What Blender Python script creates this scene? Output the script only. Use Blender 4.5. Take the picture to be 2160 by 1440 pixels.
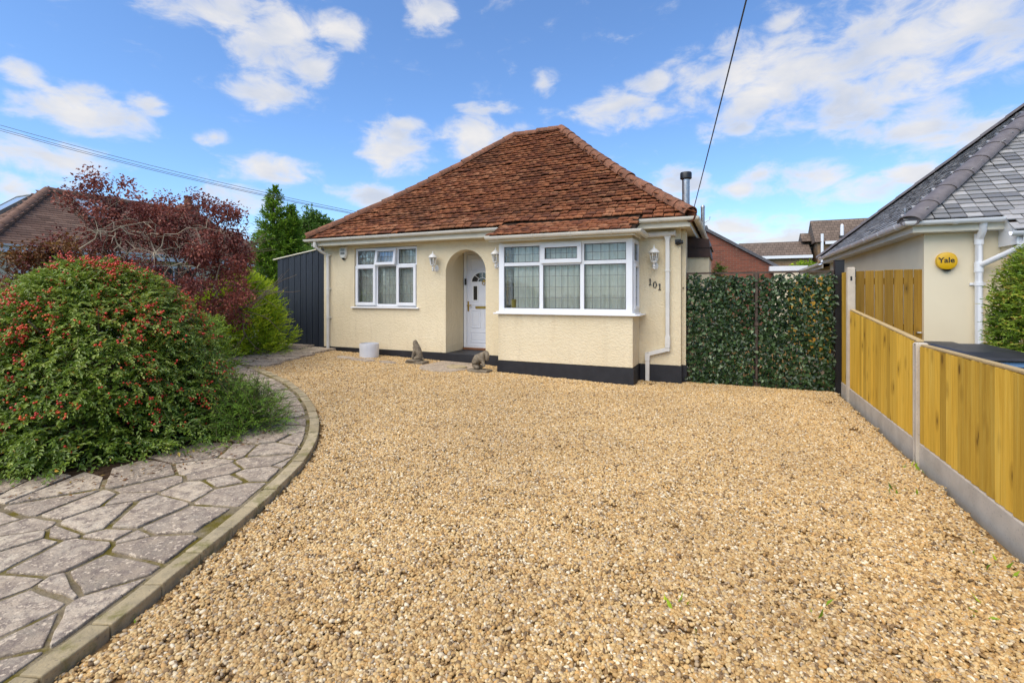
import bpy, bmesh, math, random
import numpy as np
from mathutils import Vector, Matrix, Euler, geometry as mgeo

random.seed(7)
RNG = np.random.default_rng(11)
for o in list(bpy.data.objects):
    bpy.data.objects.remove(o)
SC = bpy.context.scene
COL = SC.collection
PI = math.pi
R = math.radians

# ------------------------------------------------------------------ camera
cam_data = bpy.data.cameras.new("camera")
cam = bpy.data.objects.new("camera", cam_data)
COL.objects.link(cam)
cam.location = (0, 0, 1.5)
cam.rotation_euler = (R(90), 0, R(23.9))
cam_data.sensor_width = 36.0
cam_data.sensor_fit = 'HORIZONTAL'
cam_data.lens = 36.0 * 1040 / 2160
cam_data.shift_y = -98.0 / 2160
cam_data.clip_start = 0.05
cam_data.clip_end = 2000
SC.camera = cam

# ------------------------------------------------------------------ sky, sun, exposure
SUN_EL, SUN_AZ = R(55), R(199)      # azimuth clockwise from +Y: in front of the house, veiled by thin cloud
W = bpy.data.worlds.new("World")
SC.world = W
W.use_nodes = True
wt = W.node_tree
wt.nodes.clear()
def wn(t, **k):
    n = wt.nodes.new(t)
    for a, b in k.items():
        setattr(n, a, b)
    return n
def wmath(op, a, b=None, c=None, clamp=False):
    n = wn('ShaderNodeMath', operation=op, use_clamp=clamp)
    for i, v in enumerate((a, b, c)):
        if v is None:
            continue
        if isinstance(v, (int, float)):
            n.inputs[i].default_value = v
        else:
            wt.links.new(v, n.inputs[i])
    return n.outputs[0]
sky = wn('ShaderNodeTexSky', sky_type='NISHITA', sun_disc=False)
sky.sun_elevation = SUN_EL
sky.sun_rotation = SUN_AZ
sky.air_density = 1.0
sky.dust_density = 0.2
sky.ozone_density = 3.5
tc = wn('ShaderNodeTexCoord')
sep = wn('ShaderNodeSeparateXYZ')
wt.links.new(tc.outputs['Generated'], sep.inputs[0])
AZ = wmath('MULTIPLY', wmath('ARCTAN2', sep.outputs[0], sep.outputs[1]), 180 / PI)
EL = wmath('MULTIPLY', wmath('ARCSINE', wmath('MINIMUM', wmath('MAXIMUM', sep.outputs[2], -1.0), 1.0)), 180 / PI)
comb = wn('ShaderNodeCombineXYZ')
wt.links.new(AZ, comb.inputs[0])
wt.links.new(EL, comb.inputs[1])
# bearing, elevation, half width, half height of each cloud bank, in degrees
BANKS = [(-55.5, 26.1, 6.0, 1.9), (-49.1, 24.8, 5.0, 3.5), (-46.4, 23.0, 2.8, 1.8), (-43.0, 26.8, 3.0, 1.6), (-49.6, 20.1, 4.0, 1.7), (-33.5, 29.3, 2.7, 1.9), (-64.8, 15.5, 4.1, 2.1), (-60.4, 17.3, 1.8, 0.9), (-68.6, 17.5, 1.7, 1.0), (-66.9, 11.4, 4.4, 1.8), (-69.4, 8.7, 1.6, 1.4), (-55.1, 15.3, 1.6, 0.8), (-50.0, 12.8, 4.4, 1.6), (-36.9, 16.3, 3.9, 2.7), (-36.1, 18.6, 2.1, 0.8), (-27.2, 17.7, 4.9, 2.2), (-26.7, 20.6, 3.6, 0.7), (-40.5, 11.0, 4.0, 1.1), (-52.6, 9.7, 3.0, 1.4), (-20.3, 23.4, 1.6, 1.4), (-12.0, 20.2, 5.0, 2.0), (-8.3, 22.2, 2.6, 1.3), (4.4, 21.2, 10.3, 4.6), (14.4, 21.9, 9.2, 4.3), (20.0, 22.0, 4.3, 4.8), (10.0, 17.8, 5.7, 3.2), (16.0, 14.6, 3.9, 2.5), (20.0, 13.3, 2.6, 1.8), (0.9, 17.1, 1.8, 0.8), (5.2, 25.7, 2.5, 0.9), (-5.3, 11.7, 4.0, 2.1), (1.3, 10.9, 2.5, 1.2), (2.7, 12.2, 2.4, 1.0), (7.3, 11.5, 3.2, 1.5), (11.5, 9.4, 4.0, 1.6), (15.4, 10.7, 2.5, 1.1), (-0.5, 7.1, 5.6, 1.5), (4.0, 5.5, 9.0, 1.6), (-45.0, 6.0, 9.0, 1.6), (-70, 5, 8, 1.5)]
# unseen rest of the sky: same kind of banks, more added for neutral light
rb = random.Random(5)
for k in range(70):
    a = rb.uniform(30, 282)
    e = rb.choice((7, 10, 14, 18, 23, 29, 36, 45, 55, 65)) + rb.uniform(-2, 2)
    s = rb.uniform(2.2, 7.5)
    BANKS.append(((a + 180) % 360 - 180, e, s * (1 + e / 60), s * rb.uniform(.35, .55)))
acc = None
for (a, e, ra, re) in BANKS:
    mp = wn('ShaderNodeMapping', vector_type='POINT')
    ra *= 1.38; re *= 1.38
    mp.inputs['Location'].default_value = (-a / ra, -e / re, 0)
    mp.inputs['Scale'].default_value = (1 / ra, 1 / re, 1)
    wt.links.new(comb.outputs[0], mp.inputs['Vector'])
    g = wn('ShaderNodeTexGradient', gradient_type='SPHERICAL')
    wt.links.new(mp.outputs[0], g.inputs[0])
    acc = g.outputs['Fac'] if acc is None else wmath('MAXIMUM', acc, g.outputs['Fac'])
mpn = wn('ShaderNodeMapping', vector_type='POINT')
mpn.inputs['Scale'].default_value = (0.22, 0.42, 1)
wt.links.new(comb.outputs[0], mpn.inputs['Vector'])
nz = wn('ShaderNodeTexNoise')
nz.inputs['Scale'].default_value = 1.0
nz.inputs['Detail'].default_value = 9
nz.inputs['Roughness'].default_value = 0.6
nz.inputs['Distortion'].default_value = 0.35
wt.links.new(mpn.outputs[0], nz.inputs['Vector'])
dens = wmath('ADD', wmath('MULTIPLY', wmath('POWER', acc, 0.7), 1.6), wmath('MULTIPLY', wmath('SUBTRACT', nz.outputs['Fac'], 0.5), 3.5))
mr = wn('ShaderNodeMapRange', interpolation_type='SMOOTHERSTEP')
wt.links.new(dens, mr.inputs['Value'])
mr.inputs['From Min'].default_value = 0.14
mr.inputs['From Max'].default_value = 1.75
cov = wmath('MULTIPLY', mr.outputs[0], 0.96)
# thicker parts of a cloud are greyer: density seen a little further down
mpb = wn('ShaderNodeMapping', vector_type='POINT')
mpb.inputs['Scale'].default_value = (0.11, 0.22, 1)
mpb.inputs['Location'].default_value = (3.1, 0.4, 0)
wt.links.new(comb.outputs[0], mpb.inputs['Vector'])
nz2 = wn('ShaderNodeTexNoise')
nz2.inputs['Scale'].default_value = 1.3
nz2.inputs['Detail'].default_value = 4
wt.links.new(mpb.outputs[0], nz2.inputs['Vector'])
thick = wmath('MULTIPLY', wmath('MULTIPLY', wmath('SUBTRACT', dens, 0.75, clamp=True), 1.5, clamp=True), wmath('SUBTRACT', wmath('MULTIPLY', nz2.outputs['Fac'], 2.6), 0.75, clamp=True), clamp=True)
ccol = wn('ShaderNodeMix', data_type='RGBA')
wt.links.new(thick, ccol.inputs[0])
ccol.inputs[6].default_value = (4.65, 4.5, 4.35, 1)
ccol.inputs[7].default_value = (3.1, 3.35, 3.9, 1)
skyc = wn('ShaderNodeMix', data_type='RGBA', blend_type='MULTIPLY')
skyc.inputs[0].default_value = 1.0
skyc.inputs[7].default_value = (.80, .96, 1.13, 1)
wt.links.new(sky.outputs[0], skyc.inputs[6])
fin = wn('ShaderNodeMix', data_type='RGBA')
wt.links.new(cov, fin.inputs[0])
wt.links.new(skyc.outputs[2], fin.inputs[6])
wt.links.new(ccol.outputs[2], fin.inputs[7])
bg = wn('ShaderNodeBackground')
bg.inputs['Strength'].default_value = 0.092
wt.links.new(fin.outputs[2], bg.inputs['Color'])
wo = wn('ShaderNodeOutputWorld')
wt.links.new(bg.outputs[0], wo.inputs[0])

sd = bpy.data.lights.new("sun", 'SUN')
sd.energy = 2.0
sd.angle = R(70)
sd.color = (1.0, 0.90, 0.73)
sun = bpy.data.objects.new("sun", sd)
COL.objects.link(sun)
sun.location = (8, -10, 15)
sv = Vector((math.sin(SUN_AZ) * math.cos(SUN_EL), math.cos(SUN_AZ) * math.cos(SUN_EL), math.sin(SUN_EL)))
sun.rotation_euler = sv.to_track_quat('Z', 'Y').to_euler()

SC.view_settings.view_transform = 'Standard'
SC.view_settings.look = 'None'
SC.view_settings.gamma = 1
SC.view_settings.exposure = 1.13
SC.view_settings.use_curve_mapping = False
SC.cycles.use_denoising = True
SC.cycles.max_bounces = 6
SC.cycles.transparent_max_bounces = 8
SC.cycles.sample_clamp_indirect = 6

# ------------------------------------------------------------------ material helpers
class NT:
    """small helper round a material's node tree"""
    def __init__(self, name):
        self.m = bpy.data.materials.new(name)
        self.m.use_nodes = True
        self.t = self.m.node_tree
        self.b = self.t.nodes['Principled BSDF']
        self.out = self.t.nodes['Material Output']
        g = self.t.nodes.new('ShaderNodeNewGeometry')
        self.pos = g.outputs['Position']
        self.nrm = g.outputs['Normal']
        oi = self.t.nodes.new('ShaderNodeObjectInfo')
        self.rnd = oi.outputs['Random']
    def put(self, sock, v):
        if isinstance(v, (int, float)):
            sock.default_value = v
        elif isinstance(v, (tuple, list)):
            sock.default_value = tuple(v) + ((1,) if len(v) == 3 and sock.type == 'RGBA' else ())
        else:
            self.t.links.new(v, sock)
    def math(self, op, a, b=0.0, clamp=False):
        n = self.t.nodes.new('ShaderNodeMath'); n.operation = op; n.use_clamp = clamp
        self.put(n.inputs[0], a); self.put(n.inputs[1], b)
        return n.outputs[0]
    def map(self, v=None, scale=(1, 1, 1), rot=(0, 0, 0), loc=(0, 0, 0)):
        n = self.t.nodes.new('ShaderNodeMapping')
        n.inputs['Scale'].default_value = scale; n.inputs['Rotation'].default_value = rot; 
        self.put(n.inputs['Location'], loc)
        self.put(n.inputs['Vector'], self.pos if v is None else v)
        return n.outputs[0]
    def vadd(self, a, b):
        n = self.t.nodes.new('ShaderNodeVectorMath'); n.operation = 'ADD'
        self.put(n.inputs[0], a); self.put(n.inputs[1], b)
        return n.outputs[0]
    def shifted(self, k=37.0):
        """world position pushed by a random amount for each object"""
        return self.vadd(self.pos, self.math('MULTIPLY', self.rnd, k))
    def noise(self, scale, detail=4, rough=.55, v=None, dist=0.0):
        n = self.t.nodes.new('ShaderNodeTexNoise')
        n.inputs['Scale'].default_value = scale; n.inputs['Detail'].default_value = detail
        n.inputs['Roughness'].default_value = rough; n.inputs['Distortion'].default_value = dist
        self.put(n.inputs['Vector'], self.pos if v is None else v)
        return n.outputs['Fac']
    def voro(self, scale, v=None, feature='F1', out='Distance', rand=1.0):
        n = self.t.nodes.new('ShaderNodeTexVoronoi'); n.feature = feature
        n.inputs['Scale'].default_value = scale
        n.inputs['Randomness'].default_value = rand
        self.put(n.inputs['Vector'], self.pos if v is None else v)
        return n.outputs[out]
    def ramp(self, f, stops, interp='LINEAR'):
        n = self.t.nodes.new('ShaderNodeValToRGB'); e = n.color_ramp.elements
        n.color_ramp.interpolation = interp
        while len(e) < len(stops):
            e.new(.5)
        for q, (p, c) in zip(e, stops):
            q.position = p
            q.color = (c, c, c, 1) if isinstance(c, (int, float)) else tuple(c) + (1,)
        self.put(n.inputs[0], f)
        return n.outputs[0]
    def mix(self, f, a, b, mode='MIX'):
        n = self.t.nodes.new('ShaderNodeMix'); n.data_type = 'RGBA'; n.blend_type = mode
        self.put(n.inputs[0], f); self.put(n.inputs[6], a); self.put(n.inputs[7], b)
        return n.outputs[2]
    def attr(self, name, out='Fac'):
        n = self.t.nodes.new('ShaderNodeAttribute'); n.attribute_name = name
        return n.outputs[out]
    def bump(self, h, strength=.5, dist=.01, nrm=None):
        n = self.t.nodes.new('ShaderNodeBump')
        n.inputs['Strength'].default_value = strength; n.inputs['Distance'].default_value = dist
        self.put(n.inputs['Height'], h)
        if nrm is not None:
            self.put(n.inputs['Normal'], nrm)
        self.t.links.new(n.outputs[0], self.b.inputs['Normal'])
        return n.outputs[0]
    def set(self, col=None, rough=None, metal=None, spec=None, **kw):
        if col is not None: self.put(self.b.inputs['Base Color'], col)
        if rough is not None: self.put(self.b.inputs['Roughness'], rough)
        if metal is not None: self.put(self.b.inputs['Metallic'], metal)
        if spec is not None: self.put(self.b.inputs['Specular IOR Level'], spec)
        for k, v in kw.items():
            self.put(self.b.inputs[k.replace('_', ' ')], v)
        return self
    def translucent(self, col, amount=.3):
        t = self.t.nodes.new('ShaderNodeBsdfTranslucent'); self.put(t.inputs[0], col)
        mx = self.t.nodes.new('ShaderNodeMixShader'); mx.inputs[0].default_value = amount
        self.t.links.new(self.b.outputs[0], mx.inputs[1]); self.t.links.new(t.outputs[0], mx.inputs[2])
        self.t.links.new(mx.outputs[0], self.out.inputs[0])
        return self

def plain(name, col, rough=.5, var=.08, spec=.5, metal=0, bscale=40, bstr=.1):
    n = NT(name)
    f = n.noise(3.5, 5)
    g = n.noise(bscale, 3)
    dark = tuple(c * (1 - var * 2) for c in col)
    lite = tuple(min(.9, c * (1 + var)) for c in col)
    n.set(n.ramp(f, [(.3, dark), (.7, lite)]), rough, metal, spec)
    n.bump(g, bstr, .004)
    return n.m

MATS = {}
def build_materials():
    M = MATS
    # cream roughcast render
    n = NT('cream_render')
    big = n.noise(.9, 4)
    st = n.noise(3, 6, .6, n.map(scale=(2.5, 2.5, .35)))
    col = n.ramp(big, [(.3, (.71, .60, .40)), (.7, (.78, .67, .465))])
    col = n.mix(n.ramp(st, [(.52, 0.0), (.78, .38)]), col, (.52, .42, .27))
    col = n.mix(n.ramp(n.noise(7, 6, .7), [(.58, 0.0), (.72, .28)]), col, (.50, .43, .30))
    r1 = n.noise(24, 3, .5, n.map(scale=(1, 1, 1.3), rot=(0, R(30), 0)), dist=1.0)
    r2 = n.noise(90, 3)
    h = n.math('ADD', n.ramp(r1, [(.35, 0.0), (.62, 1.0)]), n.math('MULTIPLY', r2, .35))
    n.set(col, .86, spec=.25)
    n.bump(h, .45, .010)
    M['render'] = n.m
    n = NT('smooth_cream_render')
    col = n.ramp(n.noise(1.2, 5), [(.3, (.70, .61, .44)), (.7, (.77, .68, .50))])
    n.set(col, .85, spec=.2); n.bump(n.noise(160, 3), .25, .004)
    M['smooth_render'] = n.m
    n = NT('plinth_paint')
    sp = n.noise(26, 6, .7)
    col = n.ramp(n.noise(5, 5), [(.3, (.012, .012, .015)), (.75, (.024, .024, .029))])
    col = n.mix(n.ramp(sp, [(.66, 0.0), (.74, .5)]), col, (.16, .15, .14))
    n.set(col, .55, spec=.4); n.bump(n.noise(50, 4), .35, .006)
    M['plinth'] = n.m
    M['upvc'] = plain('white_upvc', (.80, .81, .83), .28, .02, .5, bscale=8, bstr=.02)
    M['gutter'] = plain('cream_white_plastic', (.74, .71, .63), .35, .05, .5, bscale=10, bstr=.04)
    M['fascia'] = plain('cream_fascia_paint', (.70, .65, .52), .5, .05, .4, bscale=14, bstr=.08)
    M['white_paint'] = plain('white_metal_paint', (.78, .77, .74), .4, .06, .5)
    M['pipe'] = plain('off_white_plastic_pipe', (.72, .70, .65), .38, .07, .5, bscale=10, bstr=.05)
    M['door'] = plain('white_door_skin', (.72, .74, .80), .35, .02, .5, bscale=60, bstr=.03)
    M['brass'] = plain('worn_brass', (.55, .38, .10), .35, .2, .5, .9)
    M['black'] = plain('black_plastic', (.012, .012, .013), .4, .1)
    M['lead'] = plain('lead_came', (.20, .21, .20), .6, .15, .4, .3)
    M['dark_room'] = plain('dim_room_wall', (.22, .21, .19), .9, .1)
    M['brown_wood'] = plain('brown_stained_wood', (.25, .10, .04), .55, .2)
    M['mat_brown_metal'] = plain('brown_metal_cap', (.055, .025, .017), .5, .25, .4)
    n = NT('galvanised_metal')
    n.set(n.ramp(n.noise(9, 6), [(.3, (.30, .31, .32)), (.7, (.50, .51, .52))]), n.ramp(n.noise(14), [(.3, .3), (.7, .5)]), .85)
    M['galv'] = n.m
    # glass: mirror film over a clear pane
    n = NT('window_glass')
    fr = n.t.nodes.new('ShaderNodeFresnel'); fr.inputs['IOR'].default_value = 1.52
    tr = n.t.nodes.new('ShaderNodeBsdfTransparent'); tr.inputs[0].default_value = (.97, .985, .975, 1)
    gl = n.t.nodes.new('ShaderNodeBsdfGlossy'); gl.inputs['Roughness'].default_value = .015
    bp = n.t.nodes.new('ShaderNodeBump'); bp.inputs['Strength'].default_value = .05; bp.inputs['Distance'].default_value = .02
    n.put(bp.inputs['Height'], n.noise(2.2, 2)); n.t.links.new(bp.outputs[0], gl.inputs['Normal'])
    mx = n.t.nodes.new('ShaderNodeMixShader')
    n.put(mx.inputs[0], n.math('MULTIPLY', fr.outputs[0], .85, clamp=True))
    n.t.links.new(tr.outputs[0], mx.inputs[1]); n.t.links.new(gl.outputs[0], mx.inputs[2]); n.t.links.new(mx.outputs[0], n.out.inputs[0])
    M['glass'] = n.m
    n = NT('lantern_glass')
    n.set((.75, .75, .72), .08, spec=.6, Transmission_Weight=.85)
    M['lglass'] = n.m
    n = NT('dark_glass')
    n.set((.02, .022, .025), .08, spec=.7)
    M['dglass'] = n.m
    n = NT('curtain_net')
    n.set(n.ramp(n.noise(2.0, 3), [(.3, (.76, .77, .68)), (.7, (.84, .83, .75))]), .9, spec=.1)
    n.translucent((.6, .6, .54), .12)
    M['curtain'] = n.m
    # clay tiles
    n = NT('clay_tile')
    a = n.attr('rnd')
    ob = n.attr('lit')
    c1 = n.ramp(a, [(0.0, (.14, .050, .026)), (.25, (.22, .075, .034)), (.5, (.27, .095, .040)), (.75, (.32, .12, .050)), (1.0, (.38, .17, .085))])
    lich = n.noise(22, 6, .7)
    big = n.noise(.8, 4, .6)
    c2 = n.mix(n.ramp(lich, [(.46, 0.0), (.64, .7)]), c1, (.036, .024, .019))
    c2 = n.mix(n.ramp(big, [(.5, 0.0), (.78, .55)]), c2, (.055, .036, .024))
    c2 = n.mix(n.ramp(n.noise(60, 3), [(.66, 0.0), (.74, .5)]), c2, (.38, .25, .17))
    n.set(c2, .88, spec=.2); n.bump(n.noise(70, 4), .5, .006)
    M['tile'] = n.m
    n = NT('ridge_tile_clay')
    c1 = n.ramp(n.rnd, [(0.0, (.20, .085, .05)), (1.0, (.30, .13, .075))])
    c1 = n.mix(n.ramp(n.noise(16, 6, .7), [(.42, 0.0), (.66, .85)]), c1, (.085, .055, .038))
    c1 = n.mix(n.ramp(n.noise(45, 4, .7), [(.6, 0.0), (.7, .5)]), c1, (.34, .27, .19))
    n.set(c1, .9, spec=.2); n.bump(n.noise(40, 4), .6, .008)
    M['ridge'] = n.m
    n = NT('roof_underlay')
    n.set(n.ramp(n.noise(6, 4), [(.3, (.02, .013, .01)), (.7, (.05, .03, .02))]), .95, spec=.1)
    M['underlay'] = n.m
    n = NT('slate')
    a = n.attr('rnd')
    c1 = n.ramp(a, [(0.0, (.15, .15, .155)), (.5, (.24, .238, .235)), (.8, (.31, .30, .29)), (1.0, (.40, .39, .38))])
    c1 = n.mix(n.ramp(n.noise(18, 5, .6), [(.5, 0.0), (.75, .35)]), c1, (.20, .155, .14))
    n.set(c1, .42, spec=.5); n.bump(n.noise(45, 4), .35, .005)
    M['slate'] = n.m
    n = NT('grey_hip_tile')
    c1 = n.ramp(n.noise(9, 5), [(.3, (.115, .10, .10)), (.7, (.17, .15, .15))])
    n.set(c1, .55, spec=.4); n.bump(n.noise(60, 3), .2, .004)
    M['hipgrey'] = n.m
    # brown concrete roof tiles of the far houses: regular courses as relief and colour
    def far_tile(name, base, sc):
        n = NT(name)
        br = n.t.nodes.new('ShaderNodeTexBrick')
        br.inputs['Scale'].default_value = 1.0
        br.inputs['Mortar Size'].default_value = .018
        br.inputs['Brick Width'].default_value = sc[0]; br.inputs['Row Height'].default_value = sc[1]
        br.inputs['Color1'].default_value = tuple(c * .8 for c in base) + (1,)
        br.inputs['Color2'].default_value = tuple(c * 1.2 for c in base) + (1,)
        br.inputs['Mortar'].default_value = tuple(c * .35 for c in base) + (1,)
        return n, br
    n, br = far_tile('far_roof_tile', (.17, .125, .095), (.33, .26))
    n.put(br.inputs['Vector'], n.map(scale=(1, 0, 1.35), rot=(R(90), 0, 0)))
    cx = n.t.nodes.new('ShaderNodeCombineXYZ'); sx = n.t.nodes.new('ShaderNodeSeparateXYZ')
    n.t.links.new(n.pos, sx.inputs[0]); n.t.links.new(sx.outputs[0], cx.inputs[0]); n.t.links.new(sx.outputs[2], cx.inputs[1])
    n.t.links.new(cx.outputs[0], br.inputs['Vector'])
    n.set(n.mix(n.ramp(n.noise(1.5, 5), [(.4, 0.0), (.8, .5)]), br.outputs[0], (.10, .075, .06)), .85, spec=.2)
    n.bump(br.outputs['Fac'], -.6, .02)
    M['far_tile'] = n.m
    n = NT('brown_plain_tile')
    c1 = n.ramp(n.attr('rnd'), [(0.0, (.13, .075, .052)), (.5, (.175, .10, .07)), (1.0, (.225, .135, .095))])
    c1 = n.mix(n.ramp(n.noise(3, 5), [(.45, 0.0), (.8, .4)]), c1, (.10, .07, .055))
    n.set(c1, .8, spec=.25); n.bump(n.noise(50, 3), .3, .005)
    M['brown_tile'] = n.m
    n = NT('red_brick')
    br = n.t.nodes.new('ShaderNodeTexBrick')
    for k, v in (('Scale', 1.0), ('Mortar Size', .008), ('Brick Width', .225), ('Row Height', .075)):
        br.inputs[k].default_value = v
    br.inputs['Color1'].default_value = (.27, .085, .05, 1); br.inputs['Color2'].default_value = (.17, .062, .042, 1); br.inputs['Mortar'].default_value = (.20, .13, .10, 1)
    cx = n.t.nodes.new('ShaderNodeCombineXYZ'); sx = n.t.nodes.new('ShaderNodeSeparateXYZ')
    n.t.links.new(n.pos, sx.inputs[0]); n.t.links.new(sx.outputs[0], cx.inputs[0]); n.t.links.new(sx.outputs[2], cx.inputs[1])
    n.t.links.new(cx.outputs[0], br.inputs['Vector'])
    c1 = n.mix(n.ramp(n.noise(2.2, 4), [(.62, 0.0), (.72, .5)]), br.outputs[0], (.36, .20, .13))
    n.set(c1, .9, spec=.2); n.bump(br.outputs['Fac'], -.6, .008)
    M['brick'] = n.m
    # wood
    def wood(name, stops, grain=(55, 55, 1.6), knots=True, rough=.75):
        n = NT(name)
        p = n.shifted(23.0)
        g = n.noise(1.0, 5, .6, n.map(p, scale=grain), dist=.6)
        g2 = n.noise(1.0, 3, .5, n.map(p, scale=(9, 9, .7)))
        col = n.ramp(n.math('ADD', n.math('MULTIPLY', g, .6), n.math('MULTIPLY', g2, .4)), stops)
        tint = n.ramp(n.rnd, [(0.0, .66), (.5, .93), (1.0, 1.1)])
        col = n.mix(1.0, col, tint, 'MULTIPLY')
        if knots:
            k = n.voro(1.0, n.map(p, scale=(8, 8, 2.6)))
            kk = n.ramp(k, [(.07, 1.0), (.15, 0.0)])
            col = n.mix(kk, col, tuple(c * .33 for c in stops[0][1]))
            ring = n.ramp(k, [(.10, 0.0), (.16, .45), (.28, 0.0)])
            col = n.mix(ring, col, tuple(c * .6 for c in stops[0][1]))
        st = n.noise(1.0, 4, .6, n.map(p, scale=(30, 30, .8)))
        col = n.mix(n.ramp(st, [(.60, 0.0), (.80, .5)]), col, tuple(c * .55 for c in stops[0][1]))
        n.set(col, rough, spec=.3); n.bump(g, .6, .006)
        return n.m
    M['fence_wood'] = wood('treated_fence_wood', [(.25, (.48, .25, .020)), (.5, (.72, .42, .046)), (.75, (.82, .55, .105))])
    M['gate_wood'] = wood('weathered_gate_wood', [(.25, (.19, .098, .011)), (.5, (.33, .18, .022)), (.75, (.46, .275, .045))])
    M['cap_wood'] = wood('pale_cut_wood', [(.25, (.48, .33, .14)), (.75, (.66, .49, .25))], knots=False)
    M['dark_wood'] = wood('dark_blue_painted_wood', [(.25, (.018, .023, .034)), (.75, (.038, .046, .062))], rough=.5, knots=False)
    n = NT('concrete')
    c1 = n.ramp(n.noise(5, 6), [(.3, (.46, .395, .31)), (.7, (.60, .525, .425))])
    c1 = n.mix(n.ramp(n.noise(60, 3), [(.6, 0.0), (.7, .35)]), c1, (.18, .16, .14))
    n.set(c1, .9, spec=.2); n.bump(n.noise(90, 4), .4, .004)
    M['concrete'] = n.m
    n = NT('kerb_concrete')
    c1 = n.ramp(n.rnd, [(0.0, (.36, .285, .165)), (1.0, (.47, .38, .235))])
    c1 = n.mix(n.ramp(n.noise(11, 6, .65), [(.45, 0.0), (.7, .7)]), c1, (.22, .185, .12))
    moss = n.ramp(n.noise(6, 6, .7), [(.52, 0.0), (.66, .75)])
    c1 = n.mix(moss, c1, (.145, .135, .03))
    c1 = n.mix(n.ramp(n.noise(85, 3), [(.62, 0.0), (.7, .6)]), c1, (.13, .11, .09))
    n.set(c1, .92, spec=.2); n.bump(n.noise(70, 5), .6, .006)
    M['kerb'] = n.m
    n = NT('flagstone')
    c1 = n.ramp(n.rnd, [(0.0, (.29, .24, .18)), (.35, (.38, .315, .24)), (.7, (.49, .41, .31)), (1.0, (.58, .49, .36))])
    p = n.shifted(19.0)
    c1 = n.mix(n.ramp(n.noise(5, 6, .65, p), [(.4, 0.0), (.65, .7)]), c1, (.43, .33, .235))
    c1 = n.mix(n.ramp(n.noise(17, 6, .7, p), [(.44, 0.0), (.58, .9)]), c1, (.20, .155, .125))
    c1 = n.mix(n.ramp(n.noise(2.2, 5, .6, p), [(.45, 0.0), (.7, .6)]), c1, (.22, .17, .13))
    c1 = n.mix(n.ramp(n.noise(34, 4, .6, p), [(.55, 0.0), (.62, .9)]), c1, (.60, .49, .36))
    c1 = n.mix(n.ramp(n.noise(75, 3, .6, p), [(.62, 0.0), (.70, .85)]), c1, (.09, .07, .06))
    n.set(c1, .85, spec=.25)
    n.bump(n.math('ADD', n.noise(9, 6, .6, p), n.math('MULTIPLY', n.noise(40, 5), .6)), .9, .016)
    M['flag'] = n.m
    n = NT('mossy_mortar')
    c1 = n.ramp(n.noise(7, 6), [(.3, (.17, .135, .085)), (.65, (.27, .22, .14))])
    c1 = n.mix(n.ramp(n.noise(4, 6, .7), [(.44, 0.0), (.58, .9)]), c1, (.12, .095, .010))
    n.set(c1, .95, spec=.1); n.bump(n.noise(60, 5), .9, .012)
    M['mortar'] = n.m
    n = NT('gravel_bed')
    c1 = n.ramp(n.noise(45, 5), [(.3, (.22, .13, .05)), (.7, (.40, .245, .105))])
    n.set(c1, .95, spec=.1); n.bump(n.noise(70, 4), 1.0, .02)
    M['gravel_bed'] = n.m
    n = NT('pebble')
    a = n.attr('pc')
    c1 = n.ramp(a, [(0.0, (.11, .07, .035)), (.07, (.22, .13, .055)), (.19, (.39, .235, .085)), (.38, (.53, .335, .125)), (.55, (.61, .43, .19)), (.68, (.68, .51, .265)), (.76, (.60, .34, .10)), (.83, (.43, .325, .20)), (.88, (.33, .26, .18)), (.93, (.74, .60, .38)), (1.0, (.84, .74, .54))])
    wet = n.noise(.55, 3)
    c1 = n.mix(n.ramp(n.noise(130, 3), [(.5, 0.0), (.8, .35)]), c1, (.28, .19, .11))
    dk = n.mix(n.ramp(wet, [(.40, 0.0), (.75, .35)]), c1, (.24, .155, .075))
    n.set(dk, .62, spec=.35)
    M['pebble'] = n.m
    n = NT('soil')
    n.set(n.ramp(n.noise(16, 6), [(.3, (.030, .018, .010)), (.7, (.085, .052, .030))]), .95, spec=.1); n.bump(n.noise(40, 5), 1.0, .02)
    M['soil'] = n.m
    n = NT('lawn_ground')
    n.set(n.ramp(n.noise(2.5, 6), [(.3, (.035, .055, .018)), (.7, (.075, .085, .035))]), .95, spec=.1); n.bump(n.noise(30, 5), 1.0, .03)
    M['lawn'] = n.m
    n = NT('weathered_stone')
    c1 = n.ramp(n.noise(14, 6), [(.3, (.15, .12, .085)), (.7, (.27, .225, .165))])
    c1 = n.mix(n.ramp(n.noise(30, 5, .7), [(.52, 0.0), (.68, .7)]), c1, (.085, .07, .05))
    n.set(c1, .95, spec=.15); n.bump(n.noise(60, 5), .7, .01)
    M['stone'] = n.m
    M['planter'] = plain('white_glazed_planter', (.66, .66, .68), .45, .08, .5)
    M['yellow'] = plain('yellow_alarm_plastic', (.72, .42, .008), .35, .04)
    M['bin_black'] = plain('dark_grey_bin_plastic', (.035, .035, .04), .45, .2)
    M['bin_blue'] = plain('pale_blue_bin_plastic', (.20, .36, .62), .4, .1)
    M['post_black'] = plain('black_painted_post', (.010, .009, .010), .42, .15)
    n = NT('rusty_brown_metal')
    n.set(n.ramp(n.noise(12, 6), [(.35, (.055, .040, .032)), (.7, (.125, .085, .06))]), .65, .3, .4)
    M['gate_metal'] = n.m
    M['cable'] = plain('grey_cable', (.05, .055, .065), .6)
    # foliage
    def leafmat(name, stops, rough=.45, tl=.3, spec=.4, tcol=None):
        n = NT(name)
        c = n.ramp(n.attr('rnd'), stops)
        n.set(c, rough, spec=spec)
        n.translucent(tcol or c, tl)
        return n.m
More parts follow.
